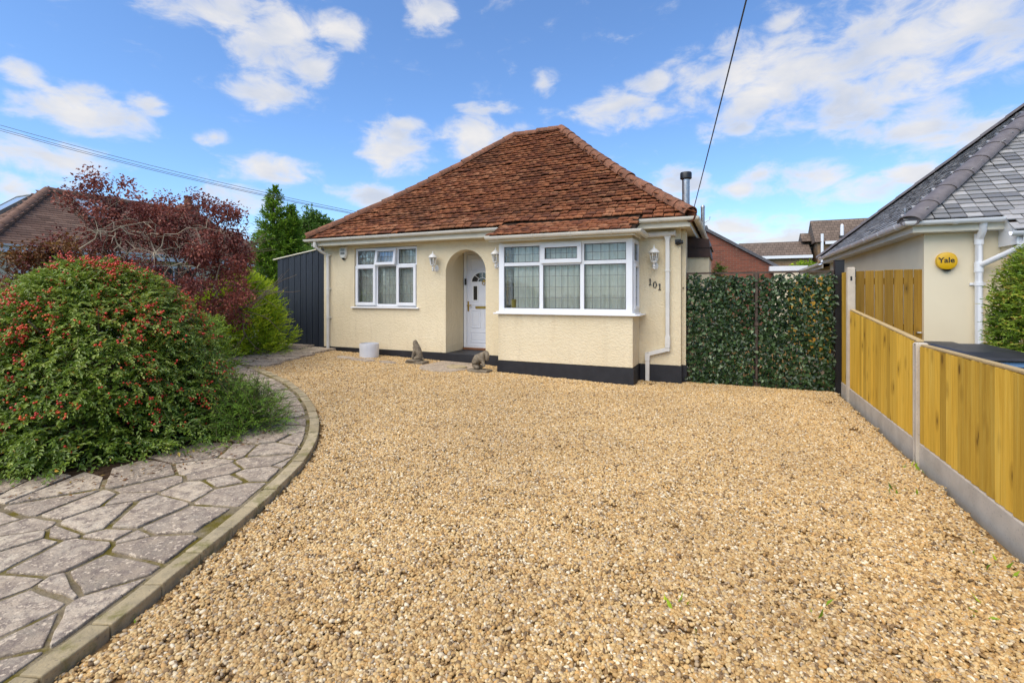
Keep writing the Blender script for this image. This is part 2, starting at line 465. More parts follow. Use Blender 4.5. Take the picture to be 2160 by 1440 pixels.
    M['berry_leaf'] = leafmat('berry_bush_leaf', [(0.0, (.055, .105, .014)), (.25, (.13, .215, .022)), (.5, (.24, .325, .04)), (.72, (.37, .43, .08)), (.88, (.48, .49, .12)), (.95, (.54, .38, .05)), (1.0, (.54, .14, .035))], .30, .30, .55)
    M['yellow_leaf'] = leafmat('yellow_green_leaf', [(0.0, (.10, .20, .016)), (.5, (.22, .36, .03)), (1.0, (.34, .44, .045))], .4, .3)
    M['maple_leaf'] = leafmat('purple_leaf', [(0.0, (.075, .022, .020)), (.3, (.17, .045, .036)), (.6, (.28, .080, .055)), (.85, (.38, .125, .085)), (1.0, (.46, .21, .13))], .5, .3)
    M['bronze_leaf'] = leafmat('bronze_leaf', [(0.0, (.055, .024, .010)), (.4, (.16, .065, .020)), (.8, (.27, .12, .028)), (1.0, (.28, .19, .03))], .5, .3)
    M['conifer'] = leafmat('conifer_spray', [(0.0, (.045, .105, .014)), (.4, (.12, .23, .022)), (.75, (.22, .37, .03)), (1.0, (.34, .48, .04))], .55, .3)
    M['lime_conifer'] = leafmat('bright_conifer_spray', [(0.0, (.08, .16, .012)), (.4, (.25, .40, .018)), (.75, (.46, .60, .022)), (1.0, (.62, .70, .035))], .5, .35)
    M['thuja'] = leafmat('hedge_spray', [(0.0, (.05, .11, .012)), (.35, (.13, .23, .018)), (.65, (.24, .35, .025)), (.88, (.36, .43, .04)), (1.0, (.52, .32, .06))], .55, .3)
    M['ivy'] = leafmat('ivy_leaf', [(0.0, (.010, .024, .007)), (.5, (.036, .072, .020)), (.85, (.080, .140, .048)), (1.0, (.22, .29, .16))], .33, .12, .5)
    M['far_tree'] = leafmat('far_tree_leaf', [(0.0, (.03, .07, .012)), (.5, (.095, .19, .022)), (1.0, (.20, .30, .045))], .6, .3)
    M['bark'] = plain('grey_brown_bark', (.17, .13, .095), .9, .2, .2, bscale=60, bstr=.6)
    M['bare_twig'] = plain('bare_lichened_twig', (.40, .33, .235), .9, .25, .2, bscale=60, bstr=.5)
    n = NT('red_berry')
    n.set(n.ramp(n.attr('rnd'), [(0.0, (.38, .022, .016)), (.6, (.60, .045, .022)), (.85, (.64, .11, .025)), (1.0, (.64, .22, .04))]), .3, spec=.5)
    M['berry'] = n.m
build_materials()
# ------------------------------------------------------------------ object helpers
def tag(o, label=None, cat=None, group=None, kind=None):
    if label: o['label'] = label
    if cat: o['category'] = cat
    if group: o['group'] = group
    if kind: o['kind'] = kind
    return o
def adopt(o, parent):
    """parent o, keeping its place (parents are never rotated when parts are attached)"""
    if parent is not None:
        o.parent = parent
        o.matrix_parent_inverse = Matrix.Translation(-world_loc(parent))
    return o
def world_loc(o):
    return Vector(o['wl']) if 'wl' in o else Vector((0, 0, 0))
def empty(name, loc, label, cat, group=None, kind=None):
    o = bpy.data.objects.new(name, None)
    o.empty_display_size = .2
    COL.objects.link(o)
    o.location = loc
    o['wl'] = tuple(loc)
    return tag(o, label, cat, group, kind)

class MB:
    """collects shapes and builds them as ONE mesh object"""
    def __init__(self):
        self.v = []; self.f = []; self.attr = None
    def add(self, vs, fs):
        b = len(self.v)
        self.v += [tuple(p) for p in vs]
        self.f += [tuple(i + b for i in f) for f in fs]
        return self
    def box(self, x0, x1, y0, y1, z0, z1, m=None):
        vs = [(x0, y0, z0), (x1, y0, z0), (x1, y1, z0), (x0, y1, z0), (x0, y0, z1), (x1, y0, z1), (x1, y1, z1), (x0, y1, z1)]
        if m is not None:
            vs = [m @ Vector(p) for p in vs]
        return self.add(vs, [(0, 3, 2, 1), (4, 5, 6, 7), (0, 1, 5, 4), (1, 2, 6, 5), (2, 3, 7, 6), (3, 0, 4, 7)])
    def tube(self, pts, r, n=8, cap=True, up=(0, 0, 1)):
        pts = [Vector(p) for p in pts]
        rs = r if isinstance(r, (list, tuple)) else [r] * len(pts)
        b = len(self.v); N = len(pts)
        prev = None
        for i, p in enumerate(pts):
            d = (pts[min(i + 1, N - 1)] - pts[max(i - 1, 0)])
            d = d.normalized() if d.length > 1e-9 else Vector((0, 0, 1))
            if prev is None:
                a = d.cross(Vector(up))
                if a.length < 1e-3: a = d.cross(Vector((1, 0, 0)))
                a.normalize()
            else:
                a = (prev - d * prev.dot(d))
                a = a.normalized() if a.length > 1e-6 else d.orthogonal().normalized()
            prev = a
            c = d.cross(a)
            for k in range(n):
                t = 2 * PI * k / n
                self.v.append(tuple(p + a * (rs[i] * math.cos(t)) + c * (rs[i] * math.sin(t))))
        for i in range(N - 1):
            for k in range(n):
                k2 = (k + 1) % n
                self.f.append((b + i * n + k, b + i * n + k2, b + (i + 1) * n + k2, b + (i + 1) * n + k))
        if cap:
            self.f.append(tuple(b + k for k in reversed(range(n))))
            self.f.append(tuple(b + (N - 1) * n + k for k in range(n)))
        return self
    def lathe(self, prof, c=(0, 0, 0), n=20, sx=1, sy=1, m=None):
        b = len(self.v)
        for (r, z) in prof:
            for k in range(n):
                t = 2 * PI * k / n
                p = Vector((c[0] + r * sx * math.cos(t), c[1] + r * sy * math.sin(t), c[2] + z))
                if m is not None: p = m @ p
                self.v.append(tuple(p))
        for i in range(len(prof) - 1):
            for k in range(n):
                k2 = (k + 1) % n
                self.f.append((b + i * n + k, b + i * n + k2, b + (i + 1) * n + k2, b + (i + 1) * n + k))
        if prof[0][0] > 1e-6: self.f.append(tuple(b + k for k in reversed(range(n))))
        if prof[-1][0] > 1e-6: self.f.append(tuple(b + (len(prof) - 1) * n + k for k in range(n)))
        return self
    def prism(self, poly, z0, z1):
        n = len(poly); b = len(self.v)
        zs0 = z0 if isinstance(z0, (list, tuple)) else [z0] * n
        zs1 = z1 if isinstance(z1, (list, tuple)) else [z1] * n
        self.v += [(p[0], p[1], z) for p, z in zip(poly, zs0)] + [(p[0], p[1], z) for p, z in zip(poly, zs1)]
        self.f += [tuple(b + i for i in reversed(range(n))), tuple(b + n + i for i in range(n))]
        self.f += [(b + i, b + (i + 1) % n, b + n + (i + 1) % n, b + n + i) for i in range(n)]
        return self
    def sweep(self, prof, path, closed=True):
        """prof: (side, up) pairs; path: xyz points; mitred in plan"""
        pts = [Vector(p) for p in path]; N = len(pts); n = len(prof); b = len(self.v)
        for i, p in enumerate(pts):
            d0 = (pts[i] - pts[i - 1]).normalized() if i > 0 else None
            d1 = (pts[i + 1] - pts[i]).normalized() if i < N - 1 else None
            d0 = d0 or d1; d1 = d1 or d0
            s0 = Vector((d0.y, -d0.x, 0)).normalized(); s1 = Vector((d1.y, -d1.x, 0)).normalized()
            s = (s0 + s1).normalized(); s = s / max(.3, s.dot(s0))
            for (a, u) in prof:
                self.v.append(tuple(p + s * a + Vector((0, 0, u))))
        for i in range(N - 1):
            for k in range(n if closed else n - 1):
                k2 = (k + 1) % n
                self.f.append((b + i * n + k, b + (i + 1) * n + k, b + (i + 1) * n + k2, b + i * n + k2))
        if closed:
            self.f.append(tuple(b + k for k in range(n))); self.f.append(tuple(b + (N - 1) * n + k for k in reversed(range(n))))
        return self
    def plate(self, outer, holes, to3, thick):
        """flat polygon with holes given in 2D; to3(u, v, w) maps to space, w from 0 to thick"""
        bm = bmesh.new(); es = []
        for loop in [outer] + holes:
            vs = [bm.verts.new((p[0], p[1], 0)) for p in loop]
            for i in range(len(vs)): es.append(bm.edges.new((vs[i], vs[(i + 1) % len(vs)])))
        bmesh.ops.triangle_fill(bm, edges=es, use_beauty=True, use_dissolve=False, normal=(0, 0, 1))
        bm.verts.index_update()
        vs = [(v.co.x, v.co.y) for v in bm.verts]; fs = [[v.index for v in f.verts] for f in bm.faces]
        bm.free()
        n = len(vs)
        V = [to3(u, v, 0) for u, v in vs] + [to3(u, v, thick) for u, v in vs]
        F = fs + [[i + n for i in reversed(f)] for f in fs]
        k = 0
        for loop in [outer] + holes:
            L = len(loop)
            F += [(k + i, k + (i + 1) % L, n + k + (i + 1) % L, n + k + i) for i in range(L)]
            k += L
        return self.add(V, F)
    def mesh(self, name, mat, smooth=False, origin=None):
        me = bpy.data.meshes.new(name)
        v = np.array(self.v, dtype=np.float64)
        lo, hi = v.min(0), v.max(0)
        loc = np.array([(lo[0] + hi[0]) / 2, (lo[1] + hi[1]) / 2, lo[2]]) if origin is None else np.array(origin)
        me.from_pydata((v - loc).tolist(), [], self.f)
        bm = bmesh.new(); bm.from_mesh(me)
        bmesh.ops.recalc_face_normals(bm, faces=bm.faces)
        bm.to_mesh(me); bm.free()
        if smooth:
            me.polygons.foreach_set('use_smooth', [True] * len(me.polygons))
            if smooth != 'all':
                me.set_sharp_from_angle(angle=R(38))
        if mat is not None: me.materials.append(MATS[mat] if isinstance(mat, str) else mat)
        return me, Vector(loc)
    def build(self, name, mat, parent=None, smooth=False, bevel=0, seg=1, origin=None):
        me, loc = self.mesh(name, mat, smooth, origin)
        o = bpy.data.objects.new(name, me)
        COL.objects.link(o)
        o.location = loc; o['wl'] = tuple(loc)
        adopt(o, parent)
        if bevel:
            m = o.modifiers.new('bevel', 'BEVEL'); m.width = bevel; m.segments = seg; m.limit_method = 'ANGLE'; m.angle_limit = R(35)
        return o

def np_mesh(name, V, F, mat, parent=None, attrs=None, smooth=False, kind=None, origin=None):
    """big mesh from arrays: V (n,3), F (m,k); attrs {name: per-vertex floats}"""
    V = np.asarray(V, dtype=np.float32); F = np.asarray(F, dtype=np.int32)
    lo, hi = V.min(0), V.max(0)
    loc = np.array([(lo[0] + hi[0]) / 2, (lo[1] + hi[1]) / 2, lo[2]], dtype=np.float32) if origin is None else np.array(origin, dtype=np.float32)
    me = bpy.data.meshes.new(name)
    me.vertices.add(len(V)); me.vertices.foreach_set('co', (V - loc).ravel())
    k = F.shape[1]
    me.loops.add(F.size); me.loops.foreach_set('vertex_index', F.ravel())
    me.polygons.add(len(F)); me.polygons.foreach_set('loop_start', np.arange(0, F.size, k, dtype=np.int32))
    me.polygons.foreach_set('loop_total', np.full(len(F), k, dtype=np.int32))
    me.update(calc_edges=True)
    for a, d in (attrs or {}).items():
        at = me.attributes.new(a, 'FLOAT', 'POINT'); at.data.foreach_set('value', np.asarray(d, dtype=np.float32))
    me.polygons.foreach_set('use_smooth', np.full(len(F), bool(smooth)))
    me.materials.append(MATS[mat])
    o = bpy.data.objects.new(name, me); COL.objects.link(o)
    o.location = loc.tolist(); o['wl'] = tuple(float(x) for x in loc)
    adopt(o, parent)
    if kind: o['kind'] = kind
    return o

def piece(name, me, mw, parent):
    """an object that shares mesh data, placed by a world matrix"""
    o = bpy.data.objects.new(name, me); COL.objects.link(o)
    o.matrix_basis = mw
    if parent is not None:
        o.parent = parent; o.matrix_parent_inverse = Matrix.Translation(-world_loc(parent))
    return o

# ------------------------------------------------------------------ ground
def gz(x, y):
    """height of the drive: level near the camera, rising gently to the left in front of the house"""
    s = min(1, max(0, (y - 1.5) / 6.5))
    return 0.0285 * max(0.0, -x - .9) * s * (1 if x > -9.5 else 9.5 / -x)

KERB = [(-2.24, -.8), (-2.27, 0.3), (-2.34, 0.88), (-2.42, 1.05), (-2.47, 1.23), (-2.54, 1.42), (-2.62, 1.59), (-2.69, 1.76), (-2.76, 1.95), (-2.84, 2.13), (-2.92, 2.3), (-3.0, 2.48), (-3.17, 2.82), (-3.44, 3.29), (-3.77, 3.72), (-4.23, 4.2), (-4.80, 4.68), (-5.52, 5.20), (-6.31, 5.66), (-7.02, 5.98), (-7.56, 6.18), (-8.1, 6.40)]
def resample(pts, step):
    P = [Vector(p) for p in pts]; out = [P[0].copy()]; acc = 0.0
    for a, b in zip(P, P[1:]):
        L = (b - a).length; t = step - acc
        while t <= L:
            out.append(a + (b - a) * (t / L)); t += step
        acc = L - (t - step)
    return out
def smooth_line(pts, it=3):
    P = [Vector(p) for p in pts]
    for _ in range(it):
        P = [P[0]] + [(P[i - 1] + P[i] * 2 + P[i + 1]) / 4 for i in range(1, len(P) - 1)] + [P[-1]]
    return P
KLINE = smooth_line(resample([p + (0,) for p in KERB], .06), 12)
def kerb_offset(d):
    out = []
    for i, p in enumerate(KLINE):
        t = (KLINE[min(i + 1, len(KLINE) - 1)] - KLINE[max(i - 1, 0)]).normalized()
        out.append(p + Vector((-t.y, t.x, 0)) * d)
    return out

def grid_sheet(name, x0, x1, y0, y1, step, zf, mat, label, kind='structure'):
    xs = np.arange(x0, x1 + 1e-6, step); ys = np.arange(y0, y1 + 1e-6, step)
    V = [(x, y, zf(x, y)) for y in ys for x in xs]; nx = len(xs)
    F = [(j * nx + i, j * nx + i + 1, (j + 1) * nx + i + 1, (j + 1) * nx + i) for j in range(len(ys) - 1) for i in range(nx - 1)]
    o = np_mesh(name, V, F, mat, smooth=True, kind=kind)
    o['label'] = label
    return o
def build_ground():
    b = MB(); b.add([(-700, -700, -.12), (700, -700, -.12), (700, 700, -.12), (-700, 700, -.12)], [(0, 1, 2, 3)])
    tag(b.build('ground', 'lawn'), 'rough ground of the gardens all round', kind='structure')
    grid_sheet('driveway', -9.6, 1.62, -1.4, 9.4, .3, lambda x, y: gz(x, y) - .012, 'gravel_bed', 'sandy bed of the gravel driveway')
    grid_sheet('side_passage', -.95, 1.62, 9.35, 17.0, .5, lambda x, y: -.01, 'gravel_bed', 'gravel passage behind the leafy gate')
build_ground()

def pip(x, y, poly):
    c = False; n = len(poly); j = n - 1
    for i in range(n):
        xi, yi = poly[i][0], poly[i][1]; xj, yj = poly[j][0], poly[j][1]
        if (yi > y) != (yj > y) and x < (xj - xi) * (y - yi) / (yj - yi) + xi: c = not c
        j = i
    return c
def seg_dist(x, y, poly, closed=True):
    P = np.array([(p[0], p[1]) for p in poly]); Q = np.roll(P, -1, 0)
    if not closed: P = P[:-1]; Q = Q[:-1]
    d = Q - P; q = np.array((x, y)) - P
    t = np.clip((q * d).sum(1) / np.maximum((d * d).sum(1), 1e-9), 0, 1)
    return float(np.sqrt(((q - d * t[:, None]) ** 2).sum(1)).min())

GRAVEL = [(p.x, p.y) for p in KLINE] + [(-8.3, 6.75), (-8.5, 7.5), (-8.74, 8.45), (-8.74, 8.79), (-5.44, 8.79), (-4.45, 8.79), (-3.94, 8.79), (-3.94, 8.19), (-1.45, 8.19), (-1.45, 8.79), (-.76, 8.79), (-.76, 9.2), (1.5, 9.2), (1.5, -.8)]

def build_gravel():
    """loose pebbles as real stones: five heaps made inside the node tree, laid over the bed at random turns"""
    pts = []; small = []
    st = .21
    for x in np.arange(-9, 1.6, st):
        for y in np.arange(-.8, 9.3, st):
            px, py = x + random.uniform(-.06, .06), y + random.uniform(-.06, .06)
            if pip(px, py, GRAVEL) and seg_dist(px, py, GRAVEL) > .17:
                pts.append((px, py, gz(px, py))); small.append(0.0)
    st = .058
    for x in np.arange(-9, 1.6, st):
        for y in np.arange(-.8, 9.3, st):
            px, py = x + random.uniform(-.02, .02), y + random.uniform(-.02, .02)
            if pip(px, py, GRAVEL):
                d = seg_dist(px, py, GRAVEL)
                if .03 < d < .2:
                    pts.append((px, py, gz(px, py))); small.append(1.0)
    me = bpy.data.meshes.new('gravel'); me.from_pydata(pts, [], [])
    a = me.attributes.new('small', 'FLOAT', 'POINT'); a.data.foreach_set('value', small)
    o = bpy.data.objects.new('gravel', me); COL.objects.link(o)
    tag(o, 'golden brown pea gravel covering the driveway', kind='stuff')
    g = bpy.data.node_groups.new('gravel', 'GeometryNodeTree')
    g.interface.new_socket('Geometry', in_out='INPUT', socket_type='NodeSocketGeometry')
    g.interface.new_socket('Geometry', in_out='OUTPUT', socket_type='NodeSocketGeometry')
    N = g.nodes.new; L = g.links.new
    gi = N('NodeGroupInput'); go = N('NodeGroupOutput')
    def rnd(typ, lo, hi, seed):
        n = N('FunctionNodeRandomValue'); n.data_type = typ
        idx = 0 if typ == 'FLOAT_VECTOR' else 2
        n.inputs[idx].default_value = lo; n.inputs[idx + 1].default_value = hi
        n.inputs['Seed'].default_value = seed
        return n.outputs[0 if typ == 'FLOAT_VECTOR' else 1]
    def heap(size, density, seed):
        gr = N('GeometryNodeMeshGrid'); gr.inputs['Size X'].default_value = size; gr.inputs['Size Y'].default_value = size
        gr.inputs['Vertices X'].default_value = 2; gr.inputs['Vertices Y'].default_value = 2
        dp = N('GeometryNodeDistributePointsOnFaces'); dp.distribute_method = 'RANDOM'
        dp.inputs['Density'].default_value = density; dp.inputs['Seed'].default_value = seed
        L(gr.outputs['Mesh'], dp.inputs['Mesh'])
        sp = N('GeometryNodeSetPosition')
        L(dp.outputs['Points'], sp.inputs['Geometry']); L(rnd('FLOAT_VECTOR', (0, 0, -.006), (0, 0, .006), seed + 50), sp.inputs['Offset'])
        ic = N('GeometryNodeMeshIcoSphere'); ic.inputs['Radius'].default_value = 1.0; ic.inputs['Subdivisions'].default_value = 2
        ip = N('GeometryNodeInstanceOnPoints')
        L(sp.outputs[0], ip.inputs['Points']); L(ic.outputs['Mesh'], ip.inputs['Instance'])
        L(rnd('FLOAT_VECTOR', (-.7, -.7, 0), (.7, .7, 6.28), seed + 1), ip.inputs['Rotation'])
        vm = N('ShaderNodeVectorMath'); vm.operation = 'MULTIPLY'
        L(rnd('FLOAT_VECTOR', (.008, .006, .0045), (.0155, .0112, .0085), seed + 2), vm.inputs[0])
        cb = N('ShaderNodeCombineXYZ'); f = rnd('FLOAT', .62, 1.18, seed + 3)
        for k in range(3): L(f, cb.inputs[k])
        L(cb.outputs[0], vm.inputs[1]); L(vm.outputs[0], ip.inputs['Scale'])
        sa = N('GeometryNodeStoreNamedAttribute'); sa.data_type = 'FLOAT'; sa.domain = 'INSTANCE'
        sa.inputs['Name'].default_value = 'pc'
        L(ip.outputs[0], sa.inputs['Geometry']); L(rnd('FLOAT', 0.0, 1.0, seed + 4), sa.inputs['Value'])
        rl = N('GeometryNodeRealizeInstances'); L(sa.outputs[0], rl.inputs[0])
        sm = N('GeometryNodeSetMaterial'); sm.inputs['Material'].default_value = MATS['pebble']; L(rl.outputs[0], sm.inputs[0])
        sh = N('GeometryNodeSetShadeSmooth'); L(sm.outputs[0], sh.inputs[0])
        return sh.outputs[0]
    def lay(heaps, sel_small, seed):
        gti = N('GeometryNodeGeometryToInstance')
        for h in heaps: L(h, gti.inputs[0])
        na = N('GeometryNodeInputNamedAttribute'); na.data_type = 'FLOAT'; na.inputs['Name'].default_value = 'small'
        cm = N('FunctionNodeCompare'); cm.data_type = 'FLOAT'; cm.operation = 'GREATER_THAN' if sel_small else 'LESS_THAN'
        L(na.outputs[0], cm.inputs[0]); cm.inputs[1].default_value = .5
        ip = N('GeometryNodeInstanceOnPoints'); L(gi.outputs[0], ip.inputs['Points']); L(gti.outputs[0], ip.inputs['Instance'])
        ip.inputs['Pick Instance'].default_value = True
        L(cm.outputs[0], ip.inputs['Selection'])
        L(rnd('FLOAT_VECTOR', (0, 0, 0), (0, 0, 6.28), seed), ip.inputs['Rotation'])
        return ip.outputs[0]
    big = lay([heap(.32, 5600, 10 * k + 3) for k in range(6)], False, 900)
    sml = lay([heap(.07, 6600, 10 * k + 203) for k in range(7)], True, 901)
    j = N('GeometryNodeJoinGeometry'); L(big, j.inputs[0]); L(sml, j.inputs[0]); L(j.outputs[0], go.inputs[0])
    m = o.modifiers.new('pebbles', 'NODES'); m.node_group = g
    me.materials.append(MATS['pebble'])
build_gravel()

# ------------------------------------------------------------------ path: crazy paving with a concrete kerb
BUSH = (-5.93, 2.88)
PATH = [(p.x, p.y) for p in kerb_offset(.105)] + [(-8.28, 6.6), (-8.45, 7.5), (-8.78, 8.75), (-10.5, 8.75), (-10.3, 7.2), (-9.0, 6.35), (-7.6, 5.9), (-6.6, 5.4), (-5.5, 4.75), (-4.75, 4.1), (-4.35, 3.3), (-4.3, 2.7), (-4.5, 2.1), (-5.05, 1.72), (-6.1, 1.35), (-7.6, 1.3), (-9.2, 1.5), (-9.2, -.8)]
def clip_half(poly, n, d):
    out = []
    for i in range(len(poly)):
        a, b = poly[i], poly[(i + 1) % len(poly)]
        da = a[0] * n[0] + a[1] * n[1] - d; db = b[0] * n[0] + b[1] * n[1] - d
        if da <= 0: out.append(a)
        if da * db < 0:
            t = da / (da - db); out.append((a[0] + (b[0] - a[0]) * t, a[1] + (b[1] - a[1]) * t))
    return out
def inset(poly, w):
    c = [sum(p[k] for p in poly) / len(poly) for k in (0, 1)]
    out = poly[:]
    for i in range(len(poly)):
        a, b = poly[i], poly[(i + 1) % len(poly)]
        e = (b[0] - a[0], b[1] - a[1]); L = math.hypot(*e)
        if L < 1e-6: continue
        n = (e[1] / L, -e[0] / L); d = n[0] * a[0] + n[1] * a[1]
        if n[0] * c[0] + n[1] * c[1] > d: n = (-n[0], -n[1]); d = -d
        out = clip_half(out, n, d - w)
        if len(out) < 3: return []
    return out
def area(p):
    return abs(sum(p[i][0] * p[(i + 1) % len(p)][1] - p[(i + 1) % len(p)][0] * p[i][1] for i in range(len(p)))) / 2
def build_path():
    b = MB()
    root = None
    # mortar bed
    xs = np.arange(-10.6, -2.0, .1); ys = np.arange(-.8, 8.9, .1)
    V = []; idx = {}; F = []
    for i, x in enumerate(xs[:-1]):
        for j, y in enumerate(ys[:-1]):
            cx, cy = x + .05, y + .05
            if pip(cx, cy, PATH) or seg_dist(cx, cy, PATH) < .06:
                if not any(pip(cx + ex, cy + ey, GRAVEL) for ex, ey in ((-.05, -.05), (.05, -.05), (.05, .05), (-.05, .05))):
                    q = []
                    for (a, c) in ((i, j), (i + 1, j), (i + 1, j + 1), (i, j + 1)):
                        if (a, c) not in idx: idx[(a, c)] = len(V); V.append((xs[a], ys[c], gz(xs[a], ys[c]) + .036))
                        q.append(idx[(a, c)])
                    F.append(q)
    root = np_mesh('path', V, F, 'mortar', smooth=True, kind='structure')
    root['label'] = 'crazy paving path of grey flagstones with mossy joints'
    rg = random.Random(21)
    seeds = []
    tries = 0
    while tries < 9000:
        tries += 1
        x, y = rg.uniform(-10.6, -2.2), rg.uniform(-.8, 8.8)
        if not pip(x, y, PATH): continue
        d = math.hypot(x, y)
        mn = rg.choice((.17, .24, .34, .44)) if d > 4.2 else rg.choice((.16, .30, .44, .52))
        if all((x - a) ** 2 / 1.7 + (y - c) ** 2 > mn * mn for a, c in seeds): seeds.append((x, y))
    n = 0
    wts = {q: rg.uniform(-.022, .022) * (1.6 if math.hypot(*q) < 4.2 else .8) for q in seeds}
    inner = kerb_offset(.125)
    for (x, y) in seeds:
        poly = [(x - .42, y - .32), (x + .42, y - .32), (x + .42, y + .32), (x - .42, y + .32)]
        for (a, c) in seeds:
            if (a, c) == (x, y) or abs(a - x) > 1.2 or abs(c - y) > 1.2: continue
            nx, ny = a - x, c - y
            poly = clip_half(poly, (nx, ny), nx * (a + x) / 2 + ny * (c + y) / 2 + (wts[(x, y)] - wts[(a, c)]) / 2)
            if len(poly) < 3: break
        if len(poly) < 3: continue
        # keep off the kerb and the gravel
        for _ in range(2):
            for i, p in enumerate(inner[:-1]):
                q = inner[i + 1]
                if math.hypot(p.x - x, p.y - y) < 1.1:
                    t = (q - p); nn = (t.y, -t.x); L = math.hypot(*nn)
                    if L > 1e-6 and nn[0] * x + nn[1] * y < nn[0] * p.x + nn[1] * p.y:
                        poly = clip_half(poly, (nn[0] / L, nn[1] / L), (nn[0] * p.x + nn[1] * p.y) / L)
                        if len(poly) < 3: break
            if len(poly) < 3: break
        if len(poly) < 3: continue
        poly = inset(poly, rg.uniform(.009, .022))
        if len(poly) < 3 or area(poly) < .008: continue
        # uneven, chipped outline
        out = []
        for i, p in enumerate(poly):
            q = poly[(i + 1) % len(poly)]; L = math.hypot(q[0] - p[0], q[1] - p[1])
            k = max(1, int(L / .09))
            for s in range(k):
                t = s / k
                w = .006 if s else .003
                out.append((p[0] + (q[0] - p[0]) * t + rg.uniform(-w, w), p[1] + (q[1] - p[1]) * t + rg.uniform(-w, w)))
        cx = sum(p[0] for p in out) / len(out); cy = sum(p[1] for p in out) / len(out)
        z = gz(cx, cy) + .046 + rg.uniform(-.003, .006); sx, sy = rg.uniform(-.012, .012), rg.uniform(-.012, .012)
        m = MB()
        zt = [z + (p[0] - cx) * sx + (p[1] - cy) * sy for p in out]
        m.prism(out, [q - .045 for q in zt], zt)
        m.build('paving_stone', 'flag', root, bevel=.006, seg=2)
        n += 1
    # kerb
    kerb = MB()
    inner = kerb_offset(.098)
    step = 5
    k0 = None
    i = 0
    stones = []
    while i + step < len(KLINE):
        j = i + step
        stones.append((i, j)); i = j
    first = None
    base = MB(); 
    pin = [(p.x, p.y, gz(p.x, p.y) - .05) for p in kerb_offset(.05)]
    base.sweep([(-.03, -.05), (.03, -.05), (.03, .05), (-.03, .05)], pin[::4] + [pin[-1]])
    kr = base.build('kerb', 'mortar'); tag(kr, 'curved pale concrete kerb along the gravel', kind='structure')
    for (i, j) in stones:
        idx = list(range(i, j + 1)); idx = [idx[0], idx[len(idx) // 2], idx[-1]]
        A = [KLINE[k] for k in idx]; B = [inner[k] for k in idx]
        d = (A[-1] - A[0]).normalized() * .004
        A[0] = A[0] + d; B[0] = B[0] + d; A[-1] = A[-1] - d; B[-1] = B[-1] - d
        poly = [(p.x, p.y) for p in A] + [(p.x, p.y) for p in reversed(B)]
        z = gz(A[0].x, A[0].y) + .056 + rg.uniform(-.004, .004)
        m = MB().prism(poly, z - .14, [z + rg.uniform(-.002, .002) for _ in poly])
        m.build('kerb_stone', 'kerb', kr, bevel=.007, seg=2)
    # soil bed round the shrubs
    bed = [(-4.36, 3.3), (-4.3, 2.75), (-4.5, 2.1), (-5.05, 1.74), (-6.1, 1.38), (-7.6, 1.33), (-9.2, 1.5), (-14.5, 2.5), (-14.5, 8.75), (-10.5, 8.75), (-10.3, 7.2), (-9.0, 6.35), (-7.6, 5.88), (-6.6, 5.38), (-5.5, 4.72), (-4.77, 4.1)]
    V = [(-7.5, 4.0, gz(-7.5, 4) + .07)] + [(x, y, gz(x, y) + .034) for x, y in bed]
    m = MB(); m.add(V, [(0, i + 1, (i + 1) % len(bed) + 1) for i in range(len(bed))])
    tag(m.build('flower_bed', 'soil'), 'dark soil bed under the shrubs', kind='structure')
build_path()

# ------------------------------------------------------------------ the bungalow
XL, XR, YF, YB = -8.74, -.77, 8.81, 15.2
WT = 2.63           # wall top
EZ, RIDGE = 2.79, 5.62
EY = 8.45           # eave line of the front slope
XEL, XER = -8.90, -.54
RUNF = 3.33
RXL, RXR, RY = -5.15, -3.87, EY + RUNF
def zq(q):
    return EZ + (RIDGE - EZ) * q - .10 * math.sin(PI * max(0, min(1, q)))
H = empty('bungalow', (-4.75, 8.81, 0), 'cream rendered bungalow with red clay tiled hip roof and arched porch', 'house')

